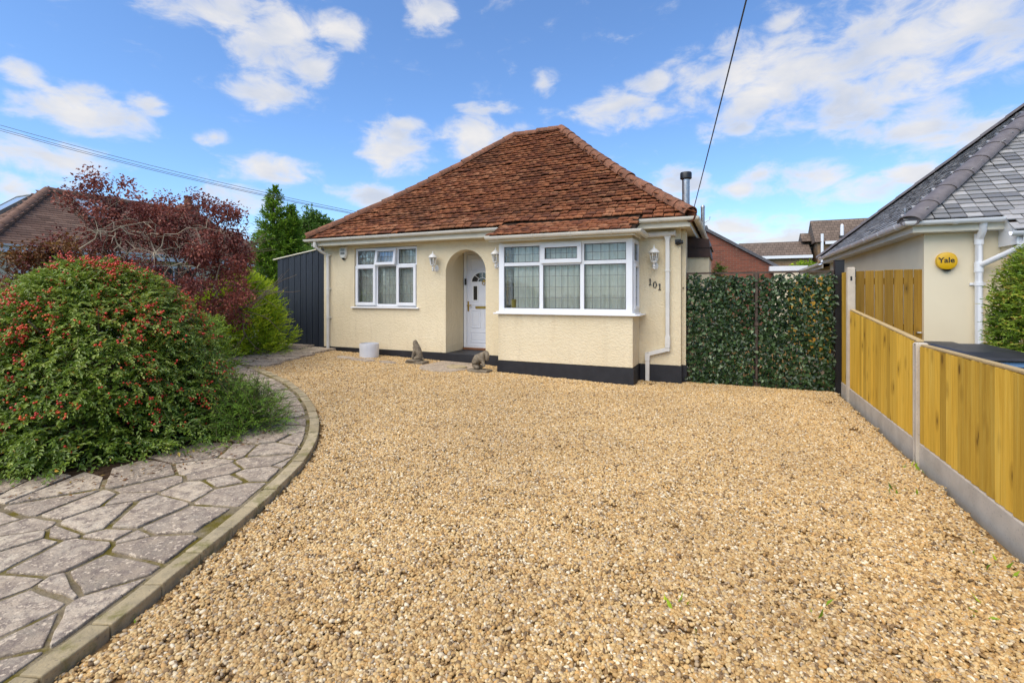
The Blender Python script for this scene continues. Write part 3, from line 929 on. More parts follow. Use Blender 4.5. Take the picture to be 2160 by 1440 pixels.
def to_front(y):
    return lambda u, v, w: (u, y + w, v)
def rect(x0, x1, z0, z1):
    return [(x0, z0), (x1, z0), (x1, z1), (x0, z1)]
AXL, AXR, ASP = -5.41, -4.48, 1.97
def build_walls():
    ar = (AXR - AXL) / 2; acx = (AXL + AXR) / 2
    arch = [(acx + ar * math.cos(t), ASP + ar * .98 * math.sin(t)) for t in np.linspace(0, PI, 25)]
    outer = [(XL, .30), (AXL, .30)] + list(reversed(arch)) + [(AXR, .30), (XR, .30), (XR, WT), (XL, WT)]
    m = MB()
    m.plate(outer, [rect(-7.83, -6.13, 1.235, 2.56), rect(-3.72, -1.66, 1.1, 2.5)], to_front(YF), .26)
    m.box(XL, XL + .26, YF + .262, YB, .30, WT)
    m.box(XR - .26, XR, YF + .262, YB, .30, WT)
    m.box(XL, XR, YB - .26, YB, .302, WT - .002)
    # porch side walls and ceiling
    m.box(AXL - .1, AXL, YF + .262, 9.64, .30, 2.5); m.box(AXR, AXR + .1, YF + .262, 9.64, .30, 2.5)
    m.box(AXL, AXR, YF + .262, 9.64, 2.46, 2.5)
    m.box(AXL - .1, AXL, 9.55, 9.7, .3, 2.45)
    # pilaster at the right corner
    m.box(XR + .002, XR + .07, YF + .13, YF + .42, .3, WT - .01)
    m.build('wall', 'render', H)
    m = MB()
    m.plate(rect(-3.92, -1.466, .30, 1.15), [], to_front(8.21), .2)
    m.box(-3.92, -3.72, 8.412, YF - .002, .30, 1.15); m.box(-1.666, -1.466, 8.412, YF - .002, .30, 1.15)
    m.build('bay_wall', 'render', H, bevel=.01, seg=2)
    m = MB()
    m.box(-3.90, -1.486, 8.23, YF - .002, 2.435, 2.56)
    m.build('bay_header', 'fascia', H)
    # plinth, painted black, just proud of the render
    m = MB()
    P = .012
    m.box(XL - P, AXL, YF - P, YF + .3, -.15, .298); m.box(AXR, -3.92, YF - P, YF + .3, -.15, .298)
    m.box(-3.92 - P, -1.466 + P, 8.21 - P, 8.5, -.2, .293)
    m.box(-3.92 - P, -3.6, 8.5, YF, -.2, .293); m.box(-1.8, -1.466 + P, 8.5, YF + .1, -.2, .293)
    m.box(-1.46 + P, XR + P, YF - P, YF + .3, -.2, .298)
    m.box(XR - .2, XR + P, YF + .3, YB, -.2, .298)
    m.box(XR, XR + .085, YF + .118, YF + .432, -.2, .298)
    m.build('plinth', 'plinth', H)
    m = MB()
    m.box(AXL, AXR, YF - .03, 9.56, -.1, .302)
    m.build('porch_step', 'plinth', H, bevel=.012, seg=2)
    m = MB(); m.box(AXL + .02, AXR - .02, 9.49, 9.56, .302, .345); m.build('threshold', 'brown_wood', H, bevel=.005)
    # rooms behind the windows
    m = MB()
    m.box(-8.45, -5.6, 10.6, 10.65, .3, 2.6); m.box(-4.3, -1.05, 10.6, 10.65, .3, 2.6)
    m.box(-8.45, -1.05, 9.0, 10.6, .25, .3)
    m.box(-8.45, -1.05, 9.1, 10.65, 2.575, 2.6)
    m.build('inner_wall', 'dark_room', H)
    # chimney breast with a brown sloping cap on the right side
    m = MB(); m.box(XR + .002, XR + .40, 10.1, 11.2, -.1, 2.22); m.build('chimney_breast', 'render', H)
    m = MB(); m.add([(XR, 10.06, 2.22), (XR + .43, 10.06, 2.22), (XR + .43, 11.24, 2.22), (XR, 11.24, 2.22), (XR, 10.06, 2.62), (XR + .40, 10.06, 2.56), (XR + .40, 11.24, 2.56), (XR, 11.24, 2.62)], [(0, 1, 2, 3), (4, 5, 6, 7), (0, 1, 5, 4), (1, 2, 6, 5), (2, 3, 7, 6), (3, 0, 4, 7)])
    m.box(XR + .001, XR + .445, 10.045, 11.255, 2.40, 2.415)
    m.build('flue_cap', 'mat_brown_metal', H)
    m = MB(); m.box(XR + .002, XR + .12, 13.4, 13.8, -.1, WT - .02); m.build('buttress', 'render', H)
build_walls()

def build_eaves():
    for bx in ((XEL + .06, -3.99, 8.515, 8.545, 2.615, 2.745), (-1.42, XER - .06, 8.515, 8.545, 2.615, 2.745), (XER - .09, XER - .06, 8.547, YB, 2.615, 2.745),
               (XEL + .06, XEL + .09, 8.547, YB, 2.615, 2.745)):
        m = MB(); m.box(*bx); m.build('fascia', 'fascia', H, bevel=.004)
    for a, b_ in ((-3.988, -3.962), (-1.438, -1.412)):
        m = MB(); m.plate([(8.0, 2.50), (8.513, 2.50), (8.513, 2.79), (8.0, 2.55)], [], lambda u, v, w: (a + w, u, v), b_ - a); m.build('bay_cheek', 'fascia', H)
    m = MB()
    m.box(XEL + .09, -3.96, 8.547, YF, 2.622, 2.632); m.box(-1.45, XER - .09, 8.547, YF, 2.622, 2.632)
    m.box(XR, XER - .09, YF + .002, YB, 2.622, 2.632); m.box(XEL + .09, XL, YF + .002, YB, 2.622, 2.632)
    m.box(-3.97, -1.44, 7.985, 8.245, 2.492, 2.502)
    m.build('soffit', 'fascia', H)
    m = MB(); m.box(-4.0, -1.40, 7.975, 7.997, 2.455, 2.515); m.box(-1.42, -1.40, 7.998, 8.6, 2.455, 2.515); m.build('bay_fascia', 'fascia', H, bevel=.003)
    prof = [(-.055 * math.cos(t), -.06 * math.sin(t)) for t in np.linspace(0, PI, 9)]
    prof = prof + [(.049 * math.cos(t) , -.052 * math.sin(t)) for t in np.linspace(0, PI, 7)]
    def gutter(path, brackets):
        m = MB(); m.sweep(prof, path)
        for i, (a, b_) in enumerate(zip(path, path[1:])):
            a, b_ = Vector(a), Vector(b_); L = (b_ - a).length; k = max(1, int(L / brackets))
            d = (b_ - a).normalized()
            for s in range(k):
                c = a + d * (L * (s + .35) / k)
                mm = Matrix.Translation(c) @ d.to_track_quat('Y', 'Z').to_matrix().to_4x4()
                pr = [(x * 1.13, z * 1.13) for x, z in prof[:9]]
                vs = []
                for y in (-.016, .016): vs += [mm @ Vector((x, y, z)) for x, z in pr] + [mm @ Vector((x * .92, y, z * .92)) for x, z in reversed(pr)]
                n = 18
                m.add(vs, [tuple(range(n)), tuple(reversed(range(n, 2 * n)))] + [(q, (q + 1) % n, n + (q + 1) % n, n + q) for q in range(n)])
        # stop ends
        for p, q in ((path[0], path[1]), (path[-1], path[-2])):
            p, q = Vector(p), Vector(q); d = (q - p).normalized()
            mm = Matrix.Translation(p) @ d.to_track_quat('Y', 'Z').to_matrix().to_4x4()
            vs = [mm @ Vector((x * 1.08, -.004, z * 1.08)) for x, z in prof[:9]] + [mm @ Vector((x * 1.08, .012, z * 1.08)) for x, z in prof[:9]]
            m.add(vs, [tuple(range(9)), tuple(reversed(range(9, 18)))] + [(k, k + 1, 9 + k + 1, 9 + k) for k in range(8)] + [(8, 0, 9, 17)])
        return m.build('gutter', 'gutter', H, smooth=True)
    gutter([(XEL - .02, YB, 2.76), (XEL - .02, EY - .0, 2.765), (-3.97, EY, 2.775)], .95)
    gutter([(-1.41, EY, 2.765), (XER + .03, EY, 2.765), (XER + .03, YB, 2.765)], .6)
    gutter([(-4.03, 7.93, 2.545), (-1.33, 7.93, 2.545), (-1.33, 8.70, 2.54)], .55)
    # square pipe from the bay gutter to the wall, then down with a swan neck
    def squarepipe(pts, w):
        m = MB()
        for a, b_ in zip(pts, pts[1:]):
            a, b_ = Vector(a), Vector(b_); d = (b_ - a); L = d.length
            mm = Matrix.Translation(a) @ d.to_track_quat('Z', 'Y').to_matrix().to_4x4()
            m.box(-w / 2, w / 2, -w / 2, w / 2, -.5 * w, L + .5 * w, mm)
        return m
    m = squarepipe([(-.98, 8.765, 2.50), (-.98, 8.765, .57)], .066)
    for z in (1.9, .66): m.box(-1.022, -.938, 8.722, YF, z, z + .025)
    m.box(-1.02, -.94, 8.724, 8.806, .60, .80)
    m2 = squarepipe([(-.98, 8.764, .575), (-1.315, 8.764, .475), (-1.315, 8.764, .02)], .067)
    for v, f in ((m2.v, m2.f),): m.add(v, f)
    m.box(-1.355, -1.275, 8.723, 8.805, .36, .50)
    # hopper arm
    m.tube([(-1.30, 8.74, 2.535), (-.86, 8.745, 2.545)], .045, 12)
    m.lathe([(.058, 0), (.058, .02)], n=14, m=Matrix.Translation((-.865, 8.745, 2.545)) @ Matrix.Rotation(R(90), 4, 'Y'))
    m.add([(-1.05, 8.73, 2.52), (-.91, 8.73, 2.52), (-.91, 8.80, 2.52), (-1.05, 8.80, 2.52), (-1.012, 8.735, 2.43), (-.948, 8.735, 2.43), (-.948, 8.797, 2.43), (-1.012, 8.797, 2.43)], [(0, 1, 2, 3), (4, 5, 6, 7), (0, 1, 5, 4), (1, 2, 6, 5), (2, 3, 7, 6), (3, 0, 4, 7)])
    m.build('downpipe', 'pipe', H, smooth=True, bevel=.004)
    m = MB()
    m.tube([(-8.66, EY, 2.70), (-8.66, EY, 2.60), (-8.62, 8.6, 2.50), (-8.58, 8.755, 2.43), (-8.57, 8.76, 2.3), (-8.57, 8.76, gz(-8.57, 8.7) - .05)], .036, 12)
    for z in (2.40, 1.62, .95): m.tube([(-8.57, 8.76, z), (-8.57, 8.76, z + .05)], .042, 12); m.box(-8.60, -8.51, 8.75, YF, z + .015, z + .035)
    m.build('downpipe', 'pipe', H, smooth=True)
build_eaves()

def tile_template(w, l, t, camber=.006, nx=2):
    """one tile lying in its own plane, lower edge at y=0, slightly cambered; origin at the lower edge"""
    V = []; 
    for y in (0.0, l):
        for i in range(nx + 1):
            x = -w / 2 + w * i / nx; c = camber * (1 - (2 * i / nx - 1) ** 2)
            V.append((x, y, c)); V.append((x, y, c - t))
    F = []; n = (nx + 1) * 2
    for i in range(nx):
        a = 2 * i
        F += [(a, a + 2, n + a + 2, n + a), (a + 1, n + a + 1, n + a + 3, a + 3), (a, a + 1, a + 3, a + 2), (n + a, n + a + 2, n + a + 3, n + a + 1)]
    F += [(0, n, n + 1, 1), (2 * nx, 2 * nx + 1, n + 2 * nx + 1, n + 2 * nx)]
    return np.array(V), F
def lay_tiles(rows, parent, mat, w, l, t, n_parts, part_name, stuff_name, camber=.006, var=1.0, rg=None, front=None):
    """rows: list of (matrix4 basis for the tile, u). The largest-looking ones become parts, the rest one mesh"""
    rg = rg or random.Random(3)
    V0, F0 = tile_template(w, l, t, camber)
    eye = Vector((0, 0, 1.5))
    scored = []
    for m in rows:
        p = m.translation; d = (eye - p); n = m.col[2].to_3d()
        scored.append((-(n.dot(d.normalized())) / d.length_squared if (front is None or front(m)) else 1, m))
    scored.sort(key=lambda q: q[0])
    parts = scored[:n_parts]; rest = scored[n_parts:]
    variants = []
    for k in range(16):
        me = bpy.data.meshes.new(part_name)
        Vv = V0 * np.array([rg.uniform(.95, 1.01), rg.uniform(.97, 1.02), 1])
        Vv[:, 2] += rg.uniform(-1, 1) * .003 * (Vv[:, 0] / w)
        me.from_pydata(Vv.tolist(), [], F0)
        a = me.attributes.new('rnd', 'FLOAT', 'POINT'); a.data.foreach_set('value', [(k + .5) / 16] * len(V0))
        me.materials.append(MATS[mat]); variants.append(me)
    for s, m in parts:
        piece(part_name, rg.choice(variants), m, parent)
    if rest:
        Vs = np.concatenate([V0 @ np.array(m.to_3x3()).T * 1 + np.array(m.translation) for s, m in rest])
        n0 = len(V0)
        F = np.array(F0)
        Fs = (F[None, :, :] + (np.arange(len(rest)) * n0)[:, None, None]).reshape(-1, 4)
        at = np.repeat(RNG.random(len(rest)), n0)
        np_mesh(stuff_name, Vs, Fs, mat, parent, {'rnd': at}, kind='stuff')
def basis(p, xdir, ydir):
    x = xdir.normalized(); z = x.cross(ydir).normalized(); y = z.cross(x)
    m = Matrix((x, y, z)).transposed().to_4x4(); m.translation = p
    return m

MATS['ridge_mortar'] = plain('ridge_mortar', (.16, .11, .08), .95, .2, .1, bscale=50, bstr=.5)
def build_roof():
    # solid under the tiles, following the sag of the slopes
    m = MB(); Q = np.linspace(0, 1, 9); ring = []
    for q in Q:
        z = zq(q) - .035
        xl = XEL + (RXL - XEL) * q; xr = XER + (RXR - XER) * q; yf = EY + RUNF * q; yb = YB + .2 + (RY + .02 - YB - .2) * q
        ring.append([(xl, yf, z), (xr, yf, z), (xr, yb, z), (xl, yb, z)])
    base = [(x, y, EZ - .06) for x, y, z in ring[0]]
    V = base + [p for r_ in ring for p in r_]
    F = [(3, 2, 1, 0)]
    for i in range(len(ring)):
        a, b_ = i * 4, (i + 1) * 4
        F += [(a + k, a + (k + 1) % 4, b_ + (k + 1) % 4, b_ + k) for k in range(4)]
    F.append(tuple(len(V) - 4 + k for k in range(4)))
    m.add(V, F)
    # low slope over the bay
    def zb(y): return EZ - (EY - y) * .46
    m.add([(-4.0, 7.93, zb(7.93) - .06), (-1.40, 7.93, zb(7.93) - .06), (-1.40, EY + .25, zb(EY) - .02), (-4.0, EY + .25, zb(EY) - .02), (-4.0, 7.93, zb(7.93) - .02), (-1.40, 7.93, zb(7.93) - .02), (-1.40, EY + .12, zq(.04) - .02), (-4.0, EY + .12, zq(.04) - .02)], [(0, 3, 2, 1), (4, 5, 6, 7), (0, 1, 5, 4), (1, 2, 6, 5), (2, 3, 7, 6), (3, 0, 4, 7)])
    roof = m.build('roof', 'underlay', H)
    rg = random.Random(8)
    rows = []
    # march up the slope at an even gauge
    def march(prof, q0, q1, gauge):
        out = []; s = q0; p = prof(s)
        out.append((s, p))
        while s < q1:
            ds = .002; acc = 0
            while acc < gauge and s < q1:
                a = prof(s); b_ = prof(s + ds); acc += math.hypot(b_[0] - a[0], b_[1] - a[1]); s += ds
            out.append((s, prof(s)))
        return out
    W, G = .172, .105
    pf = lambda q: (RUNF * q, zq(q))
    def place(c, along, up, k, tilt=.33):
        n = along.cross(up).normalized()
        up2 = (up.normalized() - n * tilt).normalized()      # the lower edge stands proud of the course below
        xd = (along + up * rg.gauss(0, .013) + n * rg.gauss(0, .02)).normalized()
        rows.append(basis(c + n * ((.052 if tilt > .2 else .032) + rg.gauss(0, .005)) + up.normalized() * rg.gauss(0, .005), xd, up2))
    for i, (q, (y, z)) in enumerate(march(pf, 0.0, .985, G)):
        y2, z2 = pf(min(1, q + .02)); up = Vector((0, y2 - y, z2 - z)) if y2 > y else Vector((0, 1, .8))
        xl = XEL + (RXL - XEL) * q; xr = XER + (RXR - XER) * q
        off = (i % 2) * W / 2 + rg.uniform(-.012, .012)
        x = xl + .05 + off * .5
        wob = rg.uniform(0, 6)
        while x < xr - .06 + .06 * q:
            if q > .0 or not (-4.0 < x < -1.4):
                place(Vector((x, EY + y, z + .006 * math.sin(x * 2.1 + wob) + .012 * math.sin(x * .9 + q * 5))), Vector((1, 0, 0)), up, i, .33 if q > .07 else .14 if i == 0 else .22)
            x += W * rg.uniform(.985, 1.02)
    nb = 5
    for i in range(nb):
        y = 7.93 + .105 * i; off = (i % 2) * W / 2
        x = -3.95 + off + (.04 * i if i < 3 else .05)
        while x < -1.42:
            place(Vector((x, y, EZ - (EY - y) * .46 + .004)), Vector((1, 0, 0)), Vector((0, 1, .46)), i, .14)
            x += W * rg.uniform(.985, 1.02)
    lay_tiles(rows, roof, 'tile', W - .010, .160, .021, 300, 'tile', 'tiling', camber=.008, rg=rg)
    # right hand slope and left slope, seen only from a step to the side
    rows.clear()
    for i, (q, (d, z)) in enumerate(march(lambda q: ((XER - RXR) * q, zq(q)), 0.0, .97, G * 1.5)):
        y0 = EY + RUNF * q; y1 = YB + .2 + (RY - YB - .2) * q
        y = y0 + (i % 2) * W / 2
        while y < y1:
            place(Vector((XER - d, y, z)), Vector((0, 1, 0)), Vector((-1, 0, .86)), i); y += W * 1.01
    lay_tiles(rows, roof, 'tile', W - .006, .24, .014, 0, 'tile', 'tiling', rg=rg)
    # half round hip and ridge tiles, one object each
    def half_round(L, r0, r1):
        mm = MB(); n = 9; V = []
        for (y, r_) in ((0, r0), (L, r1)):
            V += [(r_ * math.cos(t), y, r_ * .92 * math.sin(t)) for t in np.linspace(-.15, PI + .15, n)]
            V += [((r_ - .02) * math.cos(t), y, (r_ - .02) * .92 * math.sin(t)) for t in np.linspace(-.15, PI + .15, n)]
        F = []
        for k in range(n - 1):
            F += [(k, k + 1, 2 * n + k + 1, 2 * n + k), (n + k, 3 * n + k, 3 * n + k + 1, n + k + 1), (k, n + k, n + k + 1, k + 1), (2 * n + k, 2 * n + k + 1, 3 * n + k + 1, 3 * n + k)]
        F += [(0, 2 * n, 3 * n, n), (n - 1, 2 * n - 1, 4 * n - 1, 3 * n - 1)]
        mm.add(V, F)
        me, _ = mm.mesh('ridge_tile', 'ridge', True, origin=(0, 0, 0))
        return me
    me = half_round(.345, .125, .108)
    def hip_line(pf, n, end=.02):
        P = [pf(q) for q in np.linspace(0, 1, 60)]
        L = [0]
        for a, b_ in zip(P, P[1:]): L.append(L[-1] + (b_ - a).length)
        k = int(L[-1] / .315)
        for i in range(k + 1):
            s = min(i * L[-1] / k, L[-1] - end); j = max(0, min(len(P) - 2, next((q for q in range(len(L)) if L[q] > s), len(L) - 1) - 1))
            t = (s - L[j]) / max(1e-6, L[j + 1] - L[j]); p = P[j].lerp(P[j + 1], t); d = (P[j + 1] - P[j]).normalized()
            d = (d + Vector((rg.gauss(0, .012), rg.gauss(0, .012), rg.gauss(0, .008)))).normalized()
            x = d.cross(Vector((0, 0, 1))).normalized(); z = x.cross(d)
            mt = Matrix((x, d, z)).transposed().to_4x4(); mt.translation = p + z * rg.gauss(.0, .005) - Vector((0, 0, .02))
            piece('ridge_tile', me, mt, roof)
        m = MB(); m.tube([p + Vector((0, 0, -.012)) for p in P[1:-1:3]] + [P[-2] + Vector((0, 0, -.012))], .078, 8); m.build('hip_mortar', 'ridge_mortar', roof, smooth=True)
    hip_line(lambda q: Vector((XER - .05 + (RXR - XER + .05) * q, EY + RUNF * q, zq(q) + .045)), 1, .30)
    hip_line(lambda q: Vector((XEL + (RXL - XEL) * q, EY + RUNF * q, zq(q) + .035)), 1, .30)
    hip_line(lambda q: Vector((RXL + (RXR - RXL) * q, RY, RIDGE + .03)), 1, .33)
    # closed end of the lowest hip tile
    m = MB(); m.lathe([(.0, 0), (.11, 0), (.11, .02), (0, .02)], n=16, m=Matrix.Translation((XER - .055, EY + .005, EZ - .005)) @ Matrix.Rotation(R(-45), 4, 'Z') @ Matrix.Rotation(R(-90), 4, 'X')); m.build('hip_end', 'tile', roof)
    # flue
    m = MB(); m.lathe([(.080, 2.7), (.080, 3.3), (.084, 3.3), (.084, 3.34), (.078, 3.34), (.078, 3.93)], (-.86, 11.0, 0), 20)
    fl = m.build('flue', 'galv', H, smooth=True)
    m = MB(); m.lathe([(.085, 3.93), (.118, 3.95), (.118, 4.06), (.11, 4.08), (0, 4.085)], (-.86, 11.0, 0), 20); m.build('cowl', 'black', fl, smooth=True)
    m = MB(); m.tube([(-.72, 12.2, 2.72), (-.68, 12.2, 2.78), (-.60, 12.5, 2.96), (-.60, 12.5, 3.05), (-.60, 12.5, 3.58)], [.03, .03, .04, .045, .045], 12); m.tube([(-.6, 12.5, 3.18), (-.45, 12.5, 3.27), (-.44, 12.5, 3.34)], .008, 6); m.lathe([(.05, 0), (.05, .03), (.03, .06), (0, .065)], (-.6, 12.5, 3.56), 12)
    m.build('vent_pipe', 'galv', H, smooth=True)
build_roof()
# ------------------------------------------------------------------ windows and door
def frame_boxes(m, x0, x1, z0, z1, w, y0, y1):
    m.box(x0, x1, y0, y1, z0, z0 + w); m.box(x0, x1, y0, y1, z1 - w, z1)
    m.box(x0, x0 + w, y0, y1, z0 + w, z1 - w); m.box(x1 - w, x1, y0, y1, z0 + w, z1 - w)
def leads(m, x0, x1, z0, z1, y, nx, nz, w=.0065, mm=None):
    for i in range(1, nx):
        x = x0 + (x1 - x0) * i / nx; m.box(x - w / 2, x + w / 2, y - .003, y + .003, z0, z1, mm)
    for i in range(1, nz):
        z = z0 + (z1 - z0) * i / nz; m.box(x0, x1, y - .0035, y + .0035, z - w / 2, z + w / 2, mm)
def light(win, x0, x1, z0, z1, y, sash, nx, nz, tilt=0.0):
    """one light of a window: optional raised sash, the pane, its leads"""
    mm = None
    if tilt:
        mm = Matrix.Translation((0, y - .03, z1)) @ Matrix.Rotation(-tilt, 4, 'X') @ Matrix.Translation((0, -y + .03, -z1))
    w = .0
    if sash:
        w = sash; m = MB()
        for b in ((x0, x1, z0, z0 + w), (x0, x1, z1 - w, z1), (x0, x0 + w, z0 + w, z1 - w), (x1 - w, x1, z0 + w, z1 - w)):
            m.box(b[0], b[1], y - .045, y + .02, b[2], b[3], mm)
        m.build('sash', 'upvc', win, bevel=.006, seg=2)
    m = MB(); m.box(x0 + w - .004, x1 - w + .004, y - .008, y + .008, z0 + w - .004, z1 - w + .004, mm)
    p = m.build('pane', 'glass', win)
    m = MB(); leads(m, x0 + w, x1 - w, z0 + w, z1 - w, y - .009, nx, nz, mm=mm); m.build('lead', 'lead', win)
    m = MB()
    g = .012
    frame_boxes(m, x0 + w - .001, x1 - w + .001, z0 + w - .001, z1 - w + .001, g, y - .016, y - .0095)
    if not tilt: m.build('gasket', 'black', win)

def front_window():
    y = YF + .075; x0, x1, z0, z1 = -7.825, -6.135, 1.245, 2.55
    m = MB(); fw = .055
    m1, m2, tz = -7.235, -6.672, 2.155
    frame_boxes(m, x0, x1, z0, z1, fw, y - .03, y + .04)
    for mx in (m1, m2): m.box(mx - .033, mx + .033, y - .028, y + .038, z0 + fw, z1 - fw)
    for a, b in ((x0 + fw, m1 - .033), (m1 + .033, m2 - .033), (m2 + .033, x1 - fw)): m.box(a, b, y - .026, y + .036, tz - .03, tz + .03)
    win = m.build('window', 'upvc', H, bevel=.004)
    a0, a1, b0, b1, c0, c1 = x0 + fw, m1 - .033, m1 + .033, m2 - .033, m2 + .033, x1 - fw
    light(win, a0, a1, tz + .03, z1 - fw, y, 0, 5, 2)
    light(win, b0 - .03, b1 + .03, tz - .0, z1 - fw + .03, y - .032, .062, 5, 2, tilt=R(9))
    light(win, c0, c1, tz + .03, z1 - fw, y, 0, 5, 2)
    light(win, a0 - .03, a1 + .03, z0 + fw - .03, tz + .0, y - .032, .065, 4, 4)
    light(win, b0, b1, z0 + fw, tz - .03, y, 0, 5, 4)
    light(win, c0 - .03, c1 + .03, z0 + fw - .03, tz + .0, y - .032, .065, 4, 4)
    m = MB(); m.add([(x0 - .07, YF - .055, 1.205), (x1 + .07, YF - .055, 1.205), (x1 + .07, YF - .055, 1.228), (x0 - .07, YF - .055, 1.228), (x0 - .07, YF + .1, 1.205), (x1 + .07, YF + .1, 1.205), (x1 + .07, YF + .1, 1.2445), (x0 - .07, YF + .1, 1.2445)], [(0, 1, 2, 3), (4, 7, 6, 5), (0, 3, 7, 4), (1, 5, 6, 2), (3, 2, 6, 7), (0, 4, 5, 1)])
    m.build('sill', 'upvc', win, bevel=.004)
front_window()

def bay_window():
    y = 8.25; x0, x1, z0, z1 = -3.885, -1.495, 1.20, 2.435; fw = .06
    m = MB(); m1, m2, tz = -3.076, -2.328, 2.055
    frame_boxes(m, x0, x1, z0, z1, fw, y - .03, y + .04)
    m.box(x0 - .02, x0 + .085, y - .036, y + .08, z0 - .002, z1 + .002); m.box(x1 - .085, x1 + .02, y - .036, y + .08, z0 - .002, z1 + .002)
    for mx in (m1, m2): m.box(mx - .036, mx + .036, y - .028, y + .038, z0 + fw, z1 - fw)
    for a, b in ((x0 + .085, m1 - .036), (m1 + .036, m2 - .036), (m2 + .036, x1 - .085)): m.box(a, b, y - .026, y + .036, tz - .032, tz + .032)
    win = m.build('bay_window', 'upvc', H, bevel=.004)
    a0, a1, b0, b1, c0, c1 = x0 + .085, m1 - .036, m1 + .036, m2 - .036, m2 + .036, x1 - .085
    light(win, a0, a1, tz + .032, z1 - fw, y, 0, 5, 2)
    light(win, b0 - .032, b1 + .032, tz + .0, z1 - fw + .032, y - .032, .075, 6, 2)
    light(win, c0, c1, tz + .032, z1 - fw, y, 0, 5, 2)
    light(win, a0, a1, z0 + fw, tz - .032, y, 0, 5, 4)
    light(win, b0, b1, z0 + fw, tz - .032, y, 0, 6, 4)
    light(win, c0, c1, z0 + fw, tz - .032, y, 0, 5, 4)
    # side lights on the returns
    for X, s in ((-1.495, 1), (-3.885, -1)):
        m = MB()
        def bx(y0, y1, z0_, z1_, w=.03):
            xa, xb = (X - .04 + .0, X + w) if s > 0 else (X - w, X + .04)
            m.box(xa, xb, y0, y1, z0_, z1_)
        bx(8.331, 8.805, z0, z0 + fw); bx(8.331, 8.805, z1 - fw, z1); bx(8.331, 8.36, z0 + fw, z1 - fw); bx(8.75, 8.805, z0 + fw, z1 - fw); bx(8.36, 8.75, tz - .03, tz + .03)
        bx(8.361, 8.40, z0 + fw, tz - .03, .045); bx(8.71, 8.749, z0 + fw, tz - .03, .045); bx(8.40, 8.71, z0 + fw, z0 + fw + .05, .045); bx(8.40, 8.71, tz - .08, tz - .03, .045)
        so = m.build('side_frame', 'upvc', win, bevel=.004)
        m = MB(); m.box(X - .006, X + .006, 8.36, 8.75, z0 + fw, z1 - fw); m.build('pane', 'glass', win)
        m = MB()
        for k in (1, 2): m.box(X + s * .007, X + s * .011, 8.36 + .13 * k - .004, 8.36 + .13 * k + .004, z0 + fw, z1 - fw)
        for k in range(1, 4): z = z0 + fw + (tz - .03 - z0 - fw) * k / 4; m.box(X + s * .0065, X + s * .0115, 8.36, 8.75, z - .004, z + .004)
        m.box(X + s * .0065, X + s * .0115, 8.36, 8.75, 2.22, 2.228)
        m.build('lead', 'lead', win)
    m = MB()
    pl = [(-3.99, YF - .004), (-3.99, 8.145), (-1.40, 8.145), (-1.345, 8.19), (-1.345, YF - .004), (-1.6, YF - .004), (-1.6, 8.4), (-3.75, 8.4), (-3.75, YF - .004)]
    m.prism(pl, 1.152, 1.178)
    m.prism([(-3.95, YF - .006), (-3.95, 8.19), (-1.43, 8.19), (-1.43, YF - .006), (-1.62, YF - .006), (-1.62, 8.38), (-3.73, 8.38), (-3.73, YF - .006)], 1.178, 1.199)
    m.build('sill', 'upvc', win, bevel=.004)
    # small brass thing on the inner sill
    m = MB(); m.box(-3.71, -3.61, 8.31, 8.37, 1.262, 1.42); m.box(-3.695, -3.625, 8.303, 8.31, 1.29, 1.39); tag(m.build('ornament_box', 'brass', None, bevel=.008), 'small brass box on the sill inside the bay window', 'ornament')
bay_window()

def curtain(x0, x1, z0, z1, y, label, n=26):
    rg = random.Random(int(-x0 * 100)); m = MB(); N = n * 8; V = []
    ph = 0
    for j, z in enumerate(np.linspace(z1, z0, 7)):
        ph = 0
        for i in range(N + 1):
            t = i / N; x = x0 + (x1 - x0) * t
            f = math.sin(t * n * 2 * PI * .8 + 1.5 * math.sin(t * 9 + .3)) + .4 * math.sin(t * n * 2 * PI * .37 + 2)
            V.append((x, y + .018 * f * (.75 + .06 * j) + .004 * math.sin(j + t * 30), z))
    F = [(j * (N + 1) + i, j * (N + 1) + i + 1, (j + 1) * (N + 1) + i + 1, (j + 1) * (N + 1) + i) for j in range(6) for i in range(N)]
    m.add(V, F); o = m.build('curtain', 'curtain', None, smooth='all')
    tag(o, label, 'curtain', 'net curtains behind the leaded windows')
curtain(-7.80, -6.16, 1.30, 2.60, 8.975, 'pale pleated net curtain behind the small window left of the arched porch', 15)
curtain(-3.66, -3.10, 1.24, 2.50, 8.345, 'pale net curtain behind the leftmost light of the bay window', 7)
curtain(-3.07, -2.36, 1.24, 2.50, 8.35, 'pale net curtain behind the middle light of the bay window', 8)
curtain(-2.33, -1.60, 1.24, 2.50, 8.345, 'pale net curtain behind the rightmost front light of the bay window', 8)

